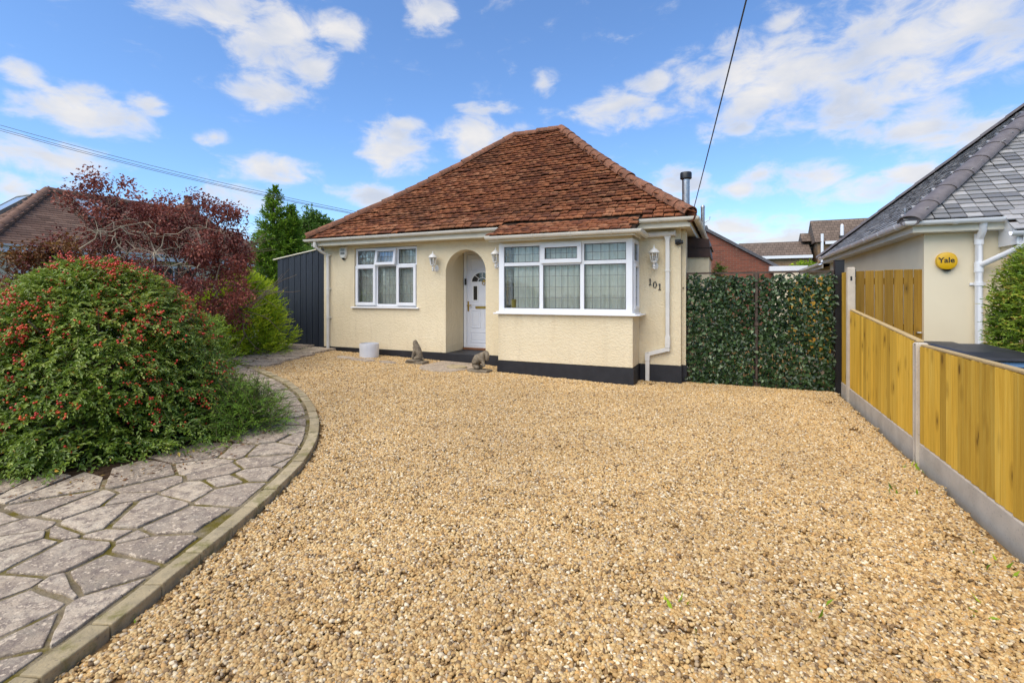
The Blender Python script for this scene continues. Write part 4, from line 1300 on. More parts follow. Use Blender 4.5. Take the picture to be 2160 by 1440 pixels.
def front_door():
    y = 9.56
    m = MB()
    m.box(AXL, AXL + .075, y, y + .08, .345, 2.46); m.box(AXR - .075, AXR, y, y + .08, .345, 2.46); m.box(AXL + .075, AXR - .075, y, y + .08, 2.385, 2.46); m.box(AXL + .075, AXR - .075, y - .01, y + .08, .345, .375)
    door = m.build('door', 'upvc', H, bevel=.005)
    x0, x1, z0, z1 = AXL + .08, AXR - .08, .38, 2.38
    m = MB(); m.box(x0, x1, y + .01, y + .055, z0, z1)
    m.box(x0, x1, y + .002, y + .011, 1.275, 1.295)
    m.build('door_leaf', 'door', door, bevel=.004)
    xc = (x0 + x1) / 2
    def panel(a, b, c, d, nm='moulding'):
        m = MB(); frame_boxes(m, a, b, c, d, .022, y + .001, y + .012); m.box(a + .05, b - .05, y + .004, y + .0115, c + .05, d - .05); m.build(nm, 'door', door, bevel=.003)
    panel(x0 + .11, xc - .04, .78, 1.17); panel(xc + .04, x1 - .11, .78, 1.17); panel(x0 + .09, x1 - .09, .46, .70)
    panel(x0 + .09, x1 - .09, 2.02, 2.30)
    for a, b in ((x0 + .14, x0 + .29), (x1 - .29, x1 - .14)):
        m = MB(); frame_boxes(m, a, b, 1.36, 1.72, .028, y - .004, y + .012); m.build('glazing_bead', 'upvc', door, bevel=.004)
        m = MB(); m.box(a + .028, b - .028, y + .004, y + .0105, 1.388, 1.692); m.build('pane', 'dglass', door)
    fan = [(xc + .27 * math.cos(t), 1.79 + .21 * math.sin(t)) for t in np.linspace(0, PI, 17)]
    m = MB(); m.plate(fan, [], lambda u, v, w: (u, y + .0105 - w, v), .006); m.build('fanlight_pane', 'dglass', door)
    m = MB()
    for t in np.linspace(0, PI, 17)[:-1]:
        a, b = t, t + PI / 16
        for r0, r1 in ((.255, .29), (.10, .115)):
            m.add([(xc + r_ * math.cos(q), yy, 1.79 + .78 * r_ * math.sin(q)) for yy in (y - .002, y + .012) for q in (a, b) for r_ in (r0, r1)], [(0, 1, 3, 2), (4, 6, 7, 5), (0, 2, 6, 4), (1, 5, 7, 3), (0, 4, 5, 1), (2, 3, 7, 6)])
    for q in (PI * .25, PI * .5, PI * .75): m.tube([(xc + .1 * math.cos(q), y + .003, 1.79 + .08 * math.sin(q)), (xc + .27 * math.cos(q), y + .003, 1.79 + .21 * math.sin(q))], .008, 6)
    m.box(xc - .29, xc + .29, y - .002, y + .012, 1.765, 1.79)
    m.build('fanlight_bead', 'upvc', door)
    m = MB(); m.box(xc - .17, xc + .17, y - .006, y + .01, 1.20, 1.255); m.box(xc - .14, xc + .14, y - .011, y - .006, 1.21, 1.245); m.build('letterbox', 'brass', door, bevel=.003)
    m = MB(); m.box(x0 + .02, x0 + .055, y - .004, y + .01, 1.14, 1.36); m.tube([(x0 + .038, y - .004, 1.27), (x0 + .038, y - .05, 1.27), (x0 + .14, y - .05, 1.275)], .011, 8); m.lathe([(.012, 0), (.012, .012)], n=10, m=Matrix.Translation((x0 + .038, y - .004, 1.19)) @ Matrix.Rotation(R(90), 4, 'X')); m.build('handle', 'brass', door)
    m = MB(); m.lathe([(.03, 0), (.03, .01), (.02, .016), (0, .018)], n=14, m=Matrix.Translation((xc + .04, y + .01, 1.80)) @ Matrix.Rotation(R(90), 4, 'X')); m.tube([(xc + .04 + .035 * math.sin(t), y - .015, 1.765 - .045 * math.cos(t)) for t in np.linspace(-2.6, 2.6, 14)], .007, 6); m.build('knocker', 'brass', door)
front_door()
m = MB(); m.box(-5.375, -5.335, 9.535, 9.558, 1.72, 1.86); m.box(-5.368, -5.342, 9.53, 9.535, 1.73, 1.85); tag(m.build('video_doorbell', 'black', None, bevel=.008, seg=2), 'slim black doorbell on the white door frame inside the porch', 'doorbell')

# ------------------------------------------------------------------ things on the front wall
def lantern(x, yw, z, label):
    """carriage lantern on a scroll bracket; x, z = centre of its wall plate; it hangs in front of the wall"""
    r = empty('wall_lantern', (x, yw, z), label, 'wall lantern', 'white carriage lanterns on the front wall')
    cy = yw - .15
    m = MB(); m.lathe([(.0, 0), (.052, .0), (.052, .008), (.03, .02), (.02, .03), (0, .03)], n=16, sx=1, m=Matrix.Translation((x, yw, z)) @ Matrix.Rotation(R(90), 4, 'X') @ Matrix.Diagonal((1, 1.35, 1, 1)))
    m.build('wall_plate', 'white_paint', r, smooth=True)
    m = MB()
    m.tube([(x, yw - .02, z), (x, yw - .07, z - .055), (x, yw - .12, z - .05), (x, cy, z + .0), (x, cy, z + .055)], [.012, .013, .013, .012, .012], 8)
    m.tube([(x, yw - .01, z + .045), (x, yw - .05, z + .05), (x, yw - .075, z + .02), (x, yw - .05, z)], .006, 6)
    m.lathe([(.0, -.07), (.012, -.062), (.018, -.048), (.008, -.03), (.022, -.015), (.022, .0), (.012, .02), (.02, .045), (.045, .055), (.050, .065), (0, .066)], (x, cy, z), 14)
    m.build('bracket', 'white_paint', r, smooth=True)
    z0 = z + .065; hex_ = [(math.cos(k * PI / 3 + .26), math.sin(k * PI / 3 + .26)) for k in range(6)]
    m = MB()
    for cx_, cy_ in hex_: m.tube([(x + cx_ * .046, cy + cy_ * .046, z0), (x + cx_ * .075, cy + cy_ * .075, z0 + .155)], .0065, 6)
    for k in range(6):
        a, b = hex_[k], hex_[(k + 1) % 6]
        for q, zz in ((.046, z0 + .004), (.075, z0 + .15)): m.tube([(x + a[0] * q, cy + a[1] * q, zz), (x + b[0] * q, cy + b[1] * q, zz)], .0065, 6)
    m.build('cage', 'white_paint', r, smooth=True)
    m = MB(); V = [(x + a * q, cy + b * q, zz) for q, zz in ((.043, z0 + .002), (.072, z0 + .15)) for a, b in hex_]
    m.add(V, [(k, (k + 1) % 6, 6 + (k + 1) % 6, 6 + k) for k in range(6)] + [tuple(range(5, -1, -1)), tuple(range(6, 12))]); m.build('lantern_glass', 'lglass', r)
    m = MB(); m.lathe([(.012, 0), (.014, .03), (.026, .06), (.022, .085), (0, .1)], (x, cy, z0 + .01), 12); m.build('bulb', 'white_paint', r, smooth=True)
    m = MB(); m.lathe([(.0, .152), (.092, .150), (.094, .158), (.082, .175), (.058, .205), (.030, .225), (.018, .232), (.018, .240), (.010, .246), (.013, .256), (.006, .27), (.0, .30)], (x, cy, z0), 18); m.build('lantern_roof', 'white_paint', r, smooth=True)
lantern(-5.63, YF, 2.055, 'white carriage lantern between the small window and the arch')
lantern(-4.19, YF, 2.075, 'white carriage lantern between the arch and the bay window, half hidden by it')
lantern(-1.19, YF, 2.0, 'white carriage lantern beside the square downpipe above the house number')

def house_number():
    r = empty('house_number', (-1.19, YF - .01, 1.6), 'black metal house number 101 on the cream wall under the lantern', 'house number')
    def to(cx, cz): return lambda u, v, w: (cx + u, YF - .004 - w, cz + v)
    def one(cx, cz):
        m = MB(); m.plate([(-.022, -.057), (.022, -.057), (.022, -.047), (.009, -.044), (.011, .057), (.002, .057), (-.022, .046), (-.022, .038), (-.007, .040), (-.009, -.044), (-.022, -.047)], [], to(cx, cz), .012); m.build('digit', 'black', r)
    one(-1.275, 1.725)
    m = MB(); m.plate([(.034 * math.cos(t), .054 * math.sin(t)) for t in np.linspace(0, 2 * PI, 25)[:-1]], [[(.017 * math.cos(t), .045 * math.sin(t)) for t in np.linspace(0, 2 * PI, 25)[:-1]]], to(-1.195, 1.675), .012); m.build('digit', 'black', r)
    one(-1.115, 1.64)
house_number()

def alarm_box():
    x, y, z = -8.12, YF, 2.47
    r = empty('alarm_box', (x, y, z), 'white alarm box high on the wall left of the small window', 'alarm box')
    def prof(s, dz=0): return [(s * .105 * a, s * .14 * b + dz) for a, b in [(-1, .75), (-.85, .95), (0, 1), (.85, .95), (1, .75), (1, -.25), (.72, -.82), (.35, -1), (-.35, -1), (-.72, -.82), (-1, -.25)]]
    m = MB(); m.plate(prof(1), [], lambda u, v, w: (x + u, y - .0 - w, z + v), .045); m.plate(prof(.88), [], lambda u, v, w: (x + u, y - .045 - w, z + v), .02); m.build('case', 'gutter', r, bevel=.01, seg=2)
    m = MB()
    for k in range(5): m.box(x - .06, x + .06, y - .0685, y - .064, z + .025 + k * .015, z + .032 + k * .015)
    m.box(x - .062, x + .062, y - .067, y - .064, z - .05, z + .005)
    m.build('grille', 'lead', r)
    m = MB(); m.lathe([(0, -.05), (.035, -.03), (.045, 0)], (x, y - .03, z - .125), 14); m.build('strobe_lens', 'black', r, smooth=True)
alarm_box()
m = MB(); m.box(XR - .09, XR + .005, YF - .055, YF - .0, 2.36, 2.44); m.lathe([(.03, 0), (.034, .035), (0, .045)], n=12, m=Matrix.Translation((XR - .04, YF - .05, 2.385)) @ Matrix.Rotation(R(115), 4, 'X')); m.lathe([(.03, 0), (.034, .035), (0, .045)], n=12, m=Matrix.Translation((XR - .0, YF - .04, 2.39)) @ Matrix.Rotation(R(90), 4, 'Y'))
tag(m.build('security_light', 'black', None, smooth=True), 'small black security light under the eaves at the right corner', 'light')

# ------------------------------------------------------------------ things at the foot of the wall
def planter():
    x, y = -7.06, 8.40; z = gz(x, y) - .005
    m = MB(); m.lathe([(.0, .0), (.19, .0), (.2, .012), (.205, .28), (.2, .30), (.19, .30), (.185, .05), (0, .05)], (x, y, z), 40)
    tag(m.build('planter', 'planter', None, smooth=True), 'empty white drum shaped planter against the front wall', 'planter')
planter()
def skin_blob(name, chain, mat, label, cat, parent=None, lvl=2):
    """a continuous body: joints with radii joined along edges"""
    pts, edges, rad = chain
    me = bpy.data.meshes.new(name); me.from_pydata(pts, edges, [])
    o = bpy.data.objects.new(name, me); COL.objects.link(o)
    s = o.modifiers.new('skin', 'SKIN'); s.use_smooth_shade = True
    for v, r_ in zip(me.skin_vertices[0].data, rad): v.radius = (r_, r_) if not isinstance(r_, tuple) else r_
    me.skin_vertices[0].data[0].use_root = True
    u = o.modifiers.new('sub', 'SUBSURF'); u.levels = lvl; u.render_levels = lvl
    me.materials.append(MATS[mat])
    o['wl'] = (0, 0, 0)
    if parent is not None: adopt(o, parent)
    else: tag(o, label, cat)
    return o
def cat_statue():
    x, y = -5.72, 8.22; z = gz(x, y)
    r = empty('cat_statue', (x, y, z), 'weathered stone cat statue sitting upright by the porch', 'statue')
    m = MB(); m.prism([(x + a, y + b) for a, b in ((-.20, -.12), (.05, -.15), (.21, -.11), (.22, .1), (.05, .15), (-.19, .12))], z - .02, z + .055); m.build('base', 'stone', r, bevel=.012, seg=2)
    m = MB(); m.prism([(x - .03 + a, y - .03 + b) for a, b in ((-.13, -.12), (.08, -.14), (.14, -.08), (.15, .1), (-.11, .12))], z + .05, z + .085); m.build('base', 'stone', r, bevel=.012, seg=2)
    z += .08; d = Vector((-.83, -.56, 0)); s = Vector((.56, -.83, 0))
    def P(f, l, h): q = Vector((x, y, z)) + d * f + s * l; return (q.x, q.y, z + h)
    pts = [P(-.055, 0, .07), P(-.03, 0, .18), P(.01, 0, .27), P(.035, 0, .335), P(.075, 0, .335),
           P(.05, .045, .16), P(.085, .045, .02), P(.05, -.045, .16), P(.085, -.045, .02), P(-.03, .075, .045), P(.06, .08, .02), P(-.03, -.075, .045), P(.06, -.08, .02), P(-.12, .03, .02), P(-.12, .12, .015), P(.022, .034, .385), P(.022, -.034, .385)]
    E = [(0, 1), (1, 2), (2, 3), (3, 4), (2, 5), (5, 6), (2, 7), (7, 8), (0, 9), (9, 10), (0, 11), (11, 12), (0, 13), (13, 14), (3, 15), (3, 16)]
    rr = [.095, .082, .056, .062, .026, .034, .026, .034, .026, .055, .03, .055, .03, .022, .014, .013, .013]
    skin_blob('body', (pts, E, rr), 'stone', None, None, r)
cat_statue()
def crouch_statue():
    x, y = -4.20, 8.02; z = gz(x, y)
    r = empty('animal_statue', (x, y, z), 'worn stone statue of a crouching animal between porch and bay', 'statue')
    m = MB(); m.prism([(x + a, y + b) for a, b in ((-.22, -.10), (-.02, -.16), (.2, -.11), (.21, .1), (0, .15), (-.2, .1))], z - .02, z + .045); m.build('base', 'stone', r, bevel=.015, seg=2)
    z += .04
    pts = [(x - .06, y, z + .17), (x + .0, y - .01, z + .24), (x + .10, y - .01, z + .30), (x + .15, y - .03, z + .33), (x + .185, y - .05, z + .26), (x + .17, y - .06, z + .17), (x - .1, y - .03, z + .08), (x + .02, y - .07, z + .03), (x + .08, y - .03, z + .16), (x + .13, y - .07, z + .06), (x - .08, y + .06, z + .06), (x + .03, y + .07, z + .03)]
    E = [(0, 1), (1, 2), (2, 3), (3, 4), (4, 5), (0, 6), (6, 7), (1, 8), (8, 9), (0, 10), (10, 11)]
    rr = [.10, .085, .045, .055, .045, .028, .055, .035, .035, .03, .05, .03]
    skin_blob('body', (pts, E, rr), 'stone', None, None, r)
crouch_statue()
def slabs():
    def slab(poly, h, nm, mat, label, lift=.0):
        m = MB(); cx = sum(p[0] for p in poly) / len(poly); cy = sum(p[1] for p in poly) / len(poly)
        m.prism(poly, [gz(*p) - .03 for p in poly], [gz(*p) + h for p in poly])
        tag(m.build(nm, mat, None, bevel=.008, seg=2), label, 'stepping stone')
    slab([(-5.45, 7.95), (-5.38, 8.70), (-4.50, 8.74), (-4.40, 8.45), (-4.50, 7.95), (-4.62, 7.66), (-4.95, 7.58), (-5.28, 7.66)], .024, 'doorstep_slab', 'flag', 'large worn grey slab in front of the porch step')
    slab([(-4.74 + .20 * math.cos(t), 8.12 + .17 * math.sin(t)) for t in np.linspace(0, 2 * PI, 20)[:-1]], .045, 'round_stone', 'cap_stone' if 'cap_stone' in MATS else 'kerb', 'small pale round stepping stone lying on the grey slab')
    for i, (x, y, s, lb) in enumerate([(-7.35, 8.02, .26, 'flat grey stone in the gravel left of the planter'), (-6.85, 7.95, .3, 'flat grey stone sunk in gravel in front of the planter'), (-6.25, 7.98, .22, 'small flat grey stone nearest the cat statue')]):
        rg = random.Random(i + 4)
        slab([(x + s * rg.uniform(.8, 1.1) * math.cos(t), y + s * .55 * rg.uniform(.8, 1.1) * math.sin(t)) for t in np.linspace(0, 2 * PI, 9)[:-1]], .022, 'flat_stone', 'flag', lb)
slabs()

# ------------------------------------------------------------------ fences and gates
def boarded(parent, p0, p1, z0f, z1f, w, mat, thick=.030, lap=.012, rg=None, out=None, name='board', face=None, alt=0):
    """upright boards from p0 to p1, each one an object, lapping the one before"""
    rg = rg or random.Random(2)
    a, b = Vector(p0 + (0,)), Vector(p1 + (0,)); L = (b - a).length; d = (b - a) / L; n = Vector((d.y, -d.x, 0)) if face is None else Vector(face)
    k = int(round(L / w)); st = L / k
    for i in range(k):
        s0 = i * st; s1 = min(L, (i + 1) * st + lap)
        za, zb = z1f(s0 / L), z1f(s1 / L); zc, zd = z0f(s0 / L), z0f(s1 / L)
        dz = rg.uniform(-.004, .004)
        c0, c1 = a + d * s0, a + d * s1
        o0 = n * (thick * .35); o1 = n * (thick * 1.0)      # feather edge: thin where it is lapped
        j = n * rg.uniform(-.003, .003)
        if alt and i % 2: j = j + n * alt
        V = [c0 + j, c1 + j, c1 + o0 + j, c0 + o1 + j]
        vs = [(p.x, p.y, z) for p, z in zip(V, (zc, zd, zd, zc))] + [(p.x, p.y, z + dz) for p, z in zip(V, (za, zb, zb, za))]
        m = MB(); m.add(vs, [(0, 3, 2, 1), (4, 5, 6, 7), (0, 1, 5, 4), (1, 2, 6, 5), (2, 3, 7, 6), (3, 0, 4, 7)])
        m.build(name, mat, parent, bevel=.002)
def concrete_post(x, y, z1, parent, hole=False):
    m = MB(); w = .047
    m.prism([(x - w, y - w), (x + w, y - w), (x + w, y - .02), (x + .02, y - .02), (x + .02, y + .02), (x + w, y + .02), (x + w, y + w), (x - w, y + w), (x - w, y + .02), (x - .02, y + .02), (x - .02, y - .02), (x - w, y - .02)], -.2, z1)
    m.add([(x - w, y - w, z1), (x + w, y - w, z1), (x + w, y + w, z1), (x - w, y + w, z1), (x - w * .8, y - w * .8, z1 + .012), (x + w * .8, y - w * .8, z1 + .012), (x + w * .8, y + w * .8, z1 + .012), (x - w * .8, y + w * .8, z1 + .012)], [(3, 2, 1, 0), (4, 5, 6, 7), (0, 1, 5, 4), (1, 2, 6, 5), (2, 3, 7, 6), (3, 0, 4, 7)])
    o = m.build('concrete_post', 'concrete', parent, bevel=.005, seg=2)
    if hole:
        m = MB(); m.box(x - .012, x + .012, y - w - .002, y - w + .01, z1 - .18, z1 - .12); m.build('bolt_hole', 'black', o)
        m = MB(); m.box(x + w, x + w + .012, y - .03, y + .03, z1 - .13, z1 - .02); m.build('latch_plate', 'black', o)
    return o
FX = 1.56
def fence():
    r = empty('fence', (FX, 5.6, 0), 'low golden boarded fence with concrete posts along the right of the drive', 'fence')
    rg = random.Random(31)
    concrete_post(FX + .02, 8.46, 1.885, r, True); concrete_post(FX + .02, 5.60, 1.055, r); concrete_post(FX + .02, 2.75, 1.055, r); concrete_post(FX + .02, -.1, 1.055, r)
    for y0, y1, t0, t1 in ((8.41, 5.655, 1.275, 1.065), (5.545, 2.80, 1.035, 1.035), (2.70, -.05, 1.035, 1.035)):
        m = MB(); m.box(FX - .004, FX + .044, y1 - .015, y0 + .015, -.15, .165); m.build('gravel_board', 'concrete', r, bevel=.008, seg=2)
        zt = lambda t, a=t0, b=t1: a + (b - a) * t
        m = MB()
        for f in (.12, .88):
            L = y0 - y1; zz = lambda q: .17 + f * (zt(q) - .2)
            m.add([(FX + .031, y0, zz(0)), (FX + .065, y0, zz(0)), (FX + .065, y1, zz(1)), (FX + .031, y1, zz(1)), (FX + .031, y0, zz(0) + .05), (FX + .065, y0, zz(0) + .05), (FX + .065, y1, zz(1) + .05), (FX + .031, y1, zz(1) + .05)], [(0, 3, 2, 1), (4, 5, 6, 7), (0, 1, 5, 4), (1, 2, 6, 5), (2, 3, 7, 6), (3, 0, 4, 7)])
        pn = m.build('fence_panel', 'fence_wood', r)
        boarded(pn, (FX + .03, y0), (FX + .03, y1), lambda t: .168, zt, .115, 'fence_wood', rg=rg, face=(-1, 0, 0))
        m = MB(); m.add([(FX + .006, y0, zt(0) + .002), (FX + .06, y0, zt(0) + .002), (FX + .06, y1, zt(1) + .002), (FX + .006, y1, zt(1) + .002), (FX + .006, y0, zt(0) + .02), (FX + .06, y0, zt(0) + .02), (FX + .06, y1, zt(1) + .02), (FX + .006, y1, zt(1) + .02)], [(0, 3, 2, 1), (4, 5, 6, 7), (0, 1, 5, 4), (1, 2, 6, 5), (2, 3, 7, 6), (3, 0, 4, 7)])
        m.build('capping', 'cap_wood', pn, bevel=.003)
    r2 = empty('tall_fence', (FX, 12, 0), 'tall wooden fence running back behind the leafy gate', 'fence')
    for y0, y1 in ((11.2, 8.53), (14.0, 11.3), (16.8, 14.1)):
        m = MB(); m.box(FX - .004, FX + .044, y1, y0, -.15, .165); m.build('gravel_board', 'concrete', r2, bevel=.006)
        m = MB(); m.box(FX + .031, FX + .06, y1, y0, .5, .55); m.box(FX + .031, FX + .06, y1, y0, 1.5, 1.55); pn = m.build('fence_panel', 'gate_wood', r2)
        boarded(pn, (FX + .03, y0), (FX + .03, y1), lambda t: .168, lambda t: 1.84, .14, 'fence_wood', rg=rg, face=(-1, 0, 0))
        if y0 > 11.3: concrete_post(FX + .02, y1 - .05, 1.86, r2)
fence()

def neighbour_gate():
    r = empty('side_gate', (2.0, 8.52, 0), 'tall weathered wooden side gate between the concrete post and the slate roofed house', 'gate')
    m = MB(); 
    for z in (.35, 1.0, 1.65): m.box(1.66, 2.43, 8.535, 8.57, z, z + .09)
    m.build('rail', 'gate_wood', r)
    boarded(r, (1.655, 8.53), (2.44, 8.53), lambda t: .06, lambda t: 1.845 + .012 * t, .112, 'gate_wood', thick=.02, lap=-.006, rg=random.Random(4), face=(0, -1, 0))
    m = MB(); m.tube([(2.36, 8.505, .98), (2.36, 8.48, .98), (2.40, 8.48, .98)], .012, 8); m.build('latch', 'galv', r)
neighbour_gate()

def leaves_mesh(P, D, Nn, L, Wd, fold=.25, curl=.15):
    """arrays of small folded leaves: 5 points and 4 triangles each"""
    D = D / np.linalg.norm(D, axis=1, keepdims=True)
    S = np.cross(D, Nn); S /= np.maximum(np.linalg.norm(S, axis=1, keepdims=True), 1e-6)
    U = np.cross(S, D)
    L = L[:, None]; Wd = Wd[:, None]
    a = P; mid = P + D * L * .5 - U * Wd * fold * .5
    l = P + D * L * .46 + S * Wd * .5 + U * Wd * fold * .5; r_ = P + D * L * .46 - S * Wd * .5 + U * Wd * fold * .5
    t = P + D * L - U * L * curl
    V = np.stack([a, l, r_, t, mid], 1).reshape(-1, 3); n = len(P)
    F = np.array([(0, 2, 4), (4, 2, 3), (0, 4, 1), (1, 4, 3)])
    F = (F[None] + (np.arange(n) * 5)[:, None, None]).reshape(-1, 3)
    return V, F
def rand_dirs(n, rng=RNG):
    v = rng.normal(size=(n, 3)); return v / np.linalg.norm(v, axis=1, keepdims=True)

def leafy_gate():
    r = empty('driveway_gate', (.4, 9.05, 0), 'double metal driveway gate covered in dark green artificial ivy', 'gate')
    y = 9.05
    for x0, x1 in ((-.70, .375), (.40, 1.47)):
        m = MB(); w = .017; zt = 1.885
        m.box(x0, x0 + 2 * w, y - w, y + w, .05, zt); m.box(x1 - 2 * w, x1, y - w, y + w, .05, zt)
        m.box(x0 + 2 * w, x1 - 2 * w, y - w, y + w, zt - .03, zt); m.box(x0 + 2 * w, x1 - 2 * w, y - w, y + w, .06, .09); m.box(x0 + 2 * w, x1 - 2 * w, y - w * .8, y + w * .8, .98, 1.01)
        for k in range(1, 9):
            xx = x0 + (x1 - x0) * k / 9; m.tube([(xx, y, .08), (xx, y, 1.80)], .006, 6)
        if x0 > 0: m.tube([(.86 + .11 * math.cos(t), y, 1.72 + .13 * math.sin(t)) for t in np.linspace(0, PI, 12)], .012, 6); m.box(1.0, 1.015, y - .01, y + .01, 1.6, zt - .03)
        lf = m.build('gate_leaf', 'gate_metal', r)
    m = MB(); m.tube([(XR + .03, YF + .1, 1.62), (XR + .03, y, 1.62), (-.68, y, 1.62)], .012, 6); m.build('hinge', 'gate_metal', r)
    m = MB(); m.box(.368, .407, y - .075, y - .055, .05, 1.87); m.box(.37, .405, y - .09, y - .076, .95, 1.62); m.box(.36, .415, y - .11, y - .091, 1.0, 1.06); m.box(.38, .398, y - .10, y - .076, .02, .42); m.build('bolt', 'gate_metal', r)
    # ivy: leaves in several layers, thinner toward the outer edges
    rng = np.random.default_rng(5); X = []; Z = []
    for st, frac in ((.033, 1.0), (.038, .82), (.05, .35)):
        gx, gz_ = np.meshgrid(np.arange(-.665, 1.46, st), np.arange(.04, 1.80, st)); gx = gx.ravel(); gz_ = gz_.ravel()
        k = rng.random(len(gx)) < frac * np.clip(.6 + (gx + .66) * 4, .6, 1) * np.where(gx > .70, .86, 1.0) * np.where(np.abs(gx + .42) < .05, .8, 1)
        k &= np.abs(gx - .388) > .045
        X.append(gx[k] + rng.normal(0, st * .33, k.sum())); Z.append(gz_[k] + rng.normal(0, st * .33, k.sum()))
    X = np.concatenate(X); Z = np.concatenate(Z); n = len(X)
    Z = np.where(Z > 1.70, Z + rng.uniform(-.05, .05, n), Z)
    P = np.stack([X, y - .02 - rng.uniform(0, .085, n), Z + .02 * np.sin(X * 19)], 1)
    D = np.stack([rng.normal(0, .7, n), rng.uniform(-.9, -.05, n), rng.uniform(-1.1, .35, n)], 1)
    N_ = np.stack([rng.normal(0, .45, n), -np.ones(n), rng.uniform(.1, .9, n)], 1)
    L = rng.uniform(.055, .09, n); Wd = L * rng.uniform(.62, .88, n)
    rn = rng.beta(1.6, 2.4, n); rn = np.where(rng.random(n) < .05, rng.uniform(.88, 1, n), rn)
    front = np.argsort(P[:, 1])[:300]; mask = np.ones(n, bool); mask[front] = False
    V, F = leaves_mesh(P[mask], D[mask], N_[mask], L[mask], Wd[mask])
    np_mesh('ivy_foliage', V, F, 'ivy', r, {'rnd': np.repeat(rn[mask], 5)}, kind='stuff')
    single_leaves('leaf', P[front], D[front], N_[front], L[front], Wd[front], rn[front], 'ivy', r)
    m = MB(); rg = random.Random(6)
    for k in range(70):
        x, z = rg.uniform(-.62, 1.42), rg.uniform(.05, 1.5); m.tube([(x, y - .03, z), (x + rg.uniform(-.08, .08), y - .04, z + .12), (x + rg.uniform(-.15, .15), y - .035, z + .25)], .004, 4)
    m.build('vine', 'bare_twig', r)
def single_leaves(name, P, D, Nn, L, Wd, rn, mat, parent):
    """the leaves that show largest, one object each, sharing twelve leaf shapes"""
    meshes = []
    for k in range(12):
        V, F = leaves_mesh(np.zeros((1, 3)), np.array([[0, 1.0, 0]]), np.array([[0, 0, 1.0]]), np.array([1.0]), np.array([1.0]))
        me = bpy.data.meshes.new(name); me.from_pydata(V.tolist(), [], F.tolist())
        a = me.attributes.new('rnd', 'FLOAT', 'POINT'); a.data.foreach_set('value', [(k + .5) / 12] * 5)
        me.materials.append(MATS[mat]); meshes.append(me)
    for i in range(len(P)):
        d = Vector(D[i]).normalized(); s = d.cross(Vector(Nn[i]))
        if s.length < 1e-5: continue
        s.normalize(); u = s.cross(d)
        mt = Matrix((s * float(Wd[i]), d * float(L[i]), u * float(Wd[i]))).transposed().to_4x4(); mt.translation = Vector(P[i])
        piece(name, meshes[min(11, int(rn[i] * 12))], mt, parent)
leafy_gate()
m = MB(); m.box(1.475, 1.60, 8.985, 9.11, -.1, 2.03); m.box(1.47, 1.605, 8.98, 9.115, 2.03, 2.04)
gp = m.build('gate_post', 'post_black', None, bevel=.004); tag(gp, 'thick square black post at the right end of the leafy gate', 'post')

def dark_fence():
    r = empty('shed_wall', (-9.6, 8.95, .2), 'dark blue painted vertical boards closing the left side of the house', 'fence')
    zt = lambda t: 2.39 + .235 * t
    m = MB(); m.add([(-10.42, 8.98, .2), (-8.76, 8.98, .2), (-8.76, 9.02, .2), (-10.42, 9.02, .2), (-10.42, 8.98, 2.36), (-8.76, 8.98, 2.59), (-8.76, 9.02, 2.59), (-10.42, 9.02, 2.36)], [(0, 3, 2, 1), (4, 5, 6, 7), (0, 1, 5, 4), (1, 2, 6, 5), (2, 3, 7, 6), (3, 0, 4, 7)])
    m.build('backing', 'dark_wood', r)
    boarded(r, (-10.42, 8.975), (-8.76, 8.975), lambda t: .22, zt, .098, 'dark_wood', thick=.022, lap=-.010, rg=random.Random(9), face=(0, -1, 0), alt=.016)
    m = MB(); m.add([(-10.55, 8.92, 2.372), (-8.95, 8.92, 2.60), (-8.95, 9.06, 2.60), (-10.55, 9.06, 2.372), (-10.55, 8.92, 2.40), (-8.95, 8.92, 2.627), (-8.95, 9.06, 2.627), (-10.55, 9.06, 2.40)], [(0, 3, 2, 1), (4, 5, 6, 7), (0, 1, 5, 4), (1, 2, 6, 5), (2, 3, 7, 6), (3, 0, 4, 7)])
    m.build('capping', 'fascia', r, bevel=.004)
dark_fence()
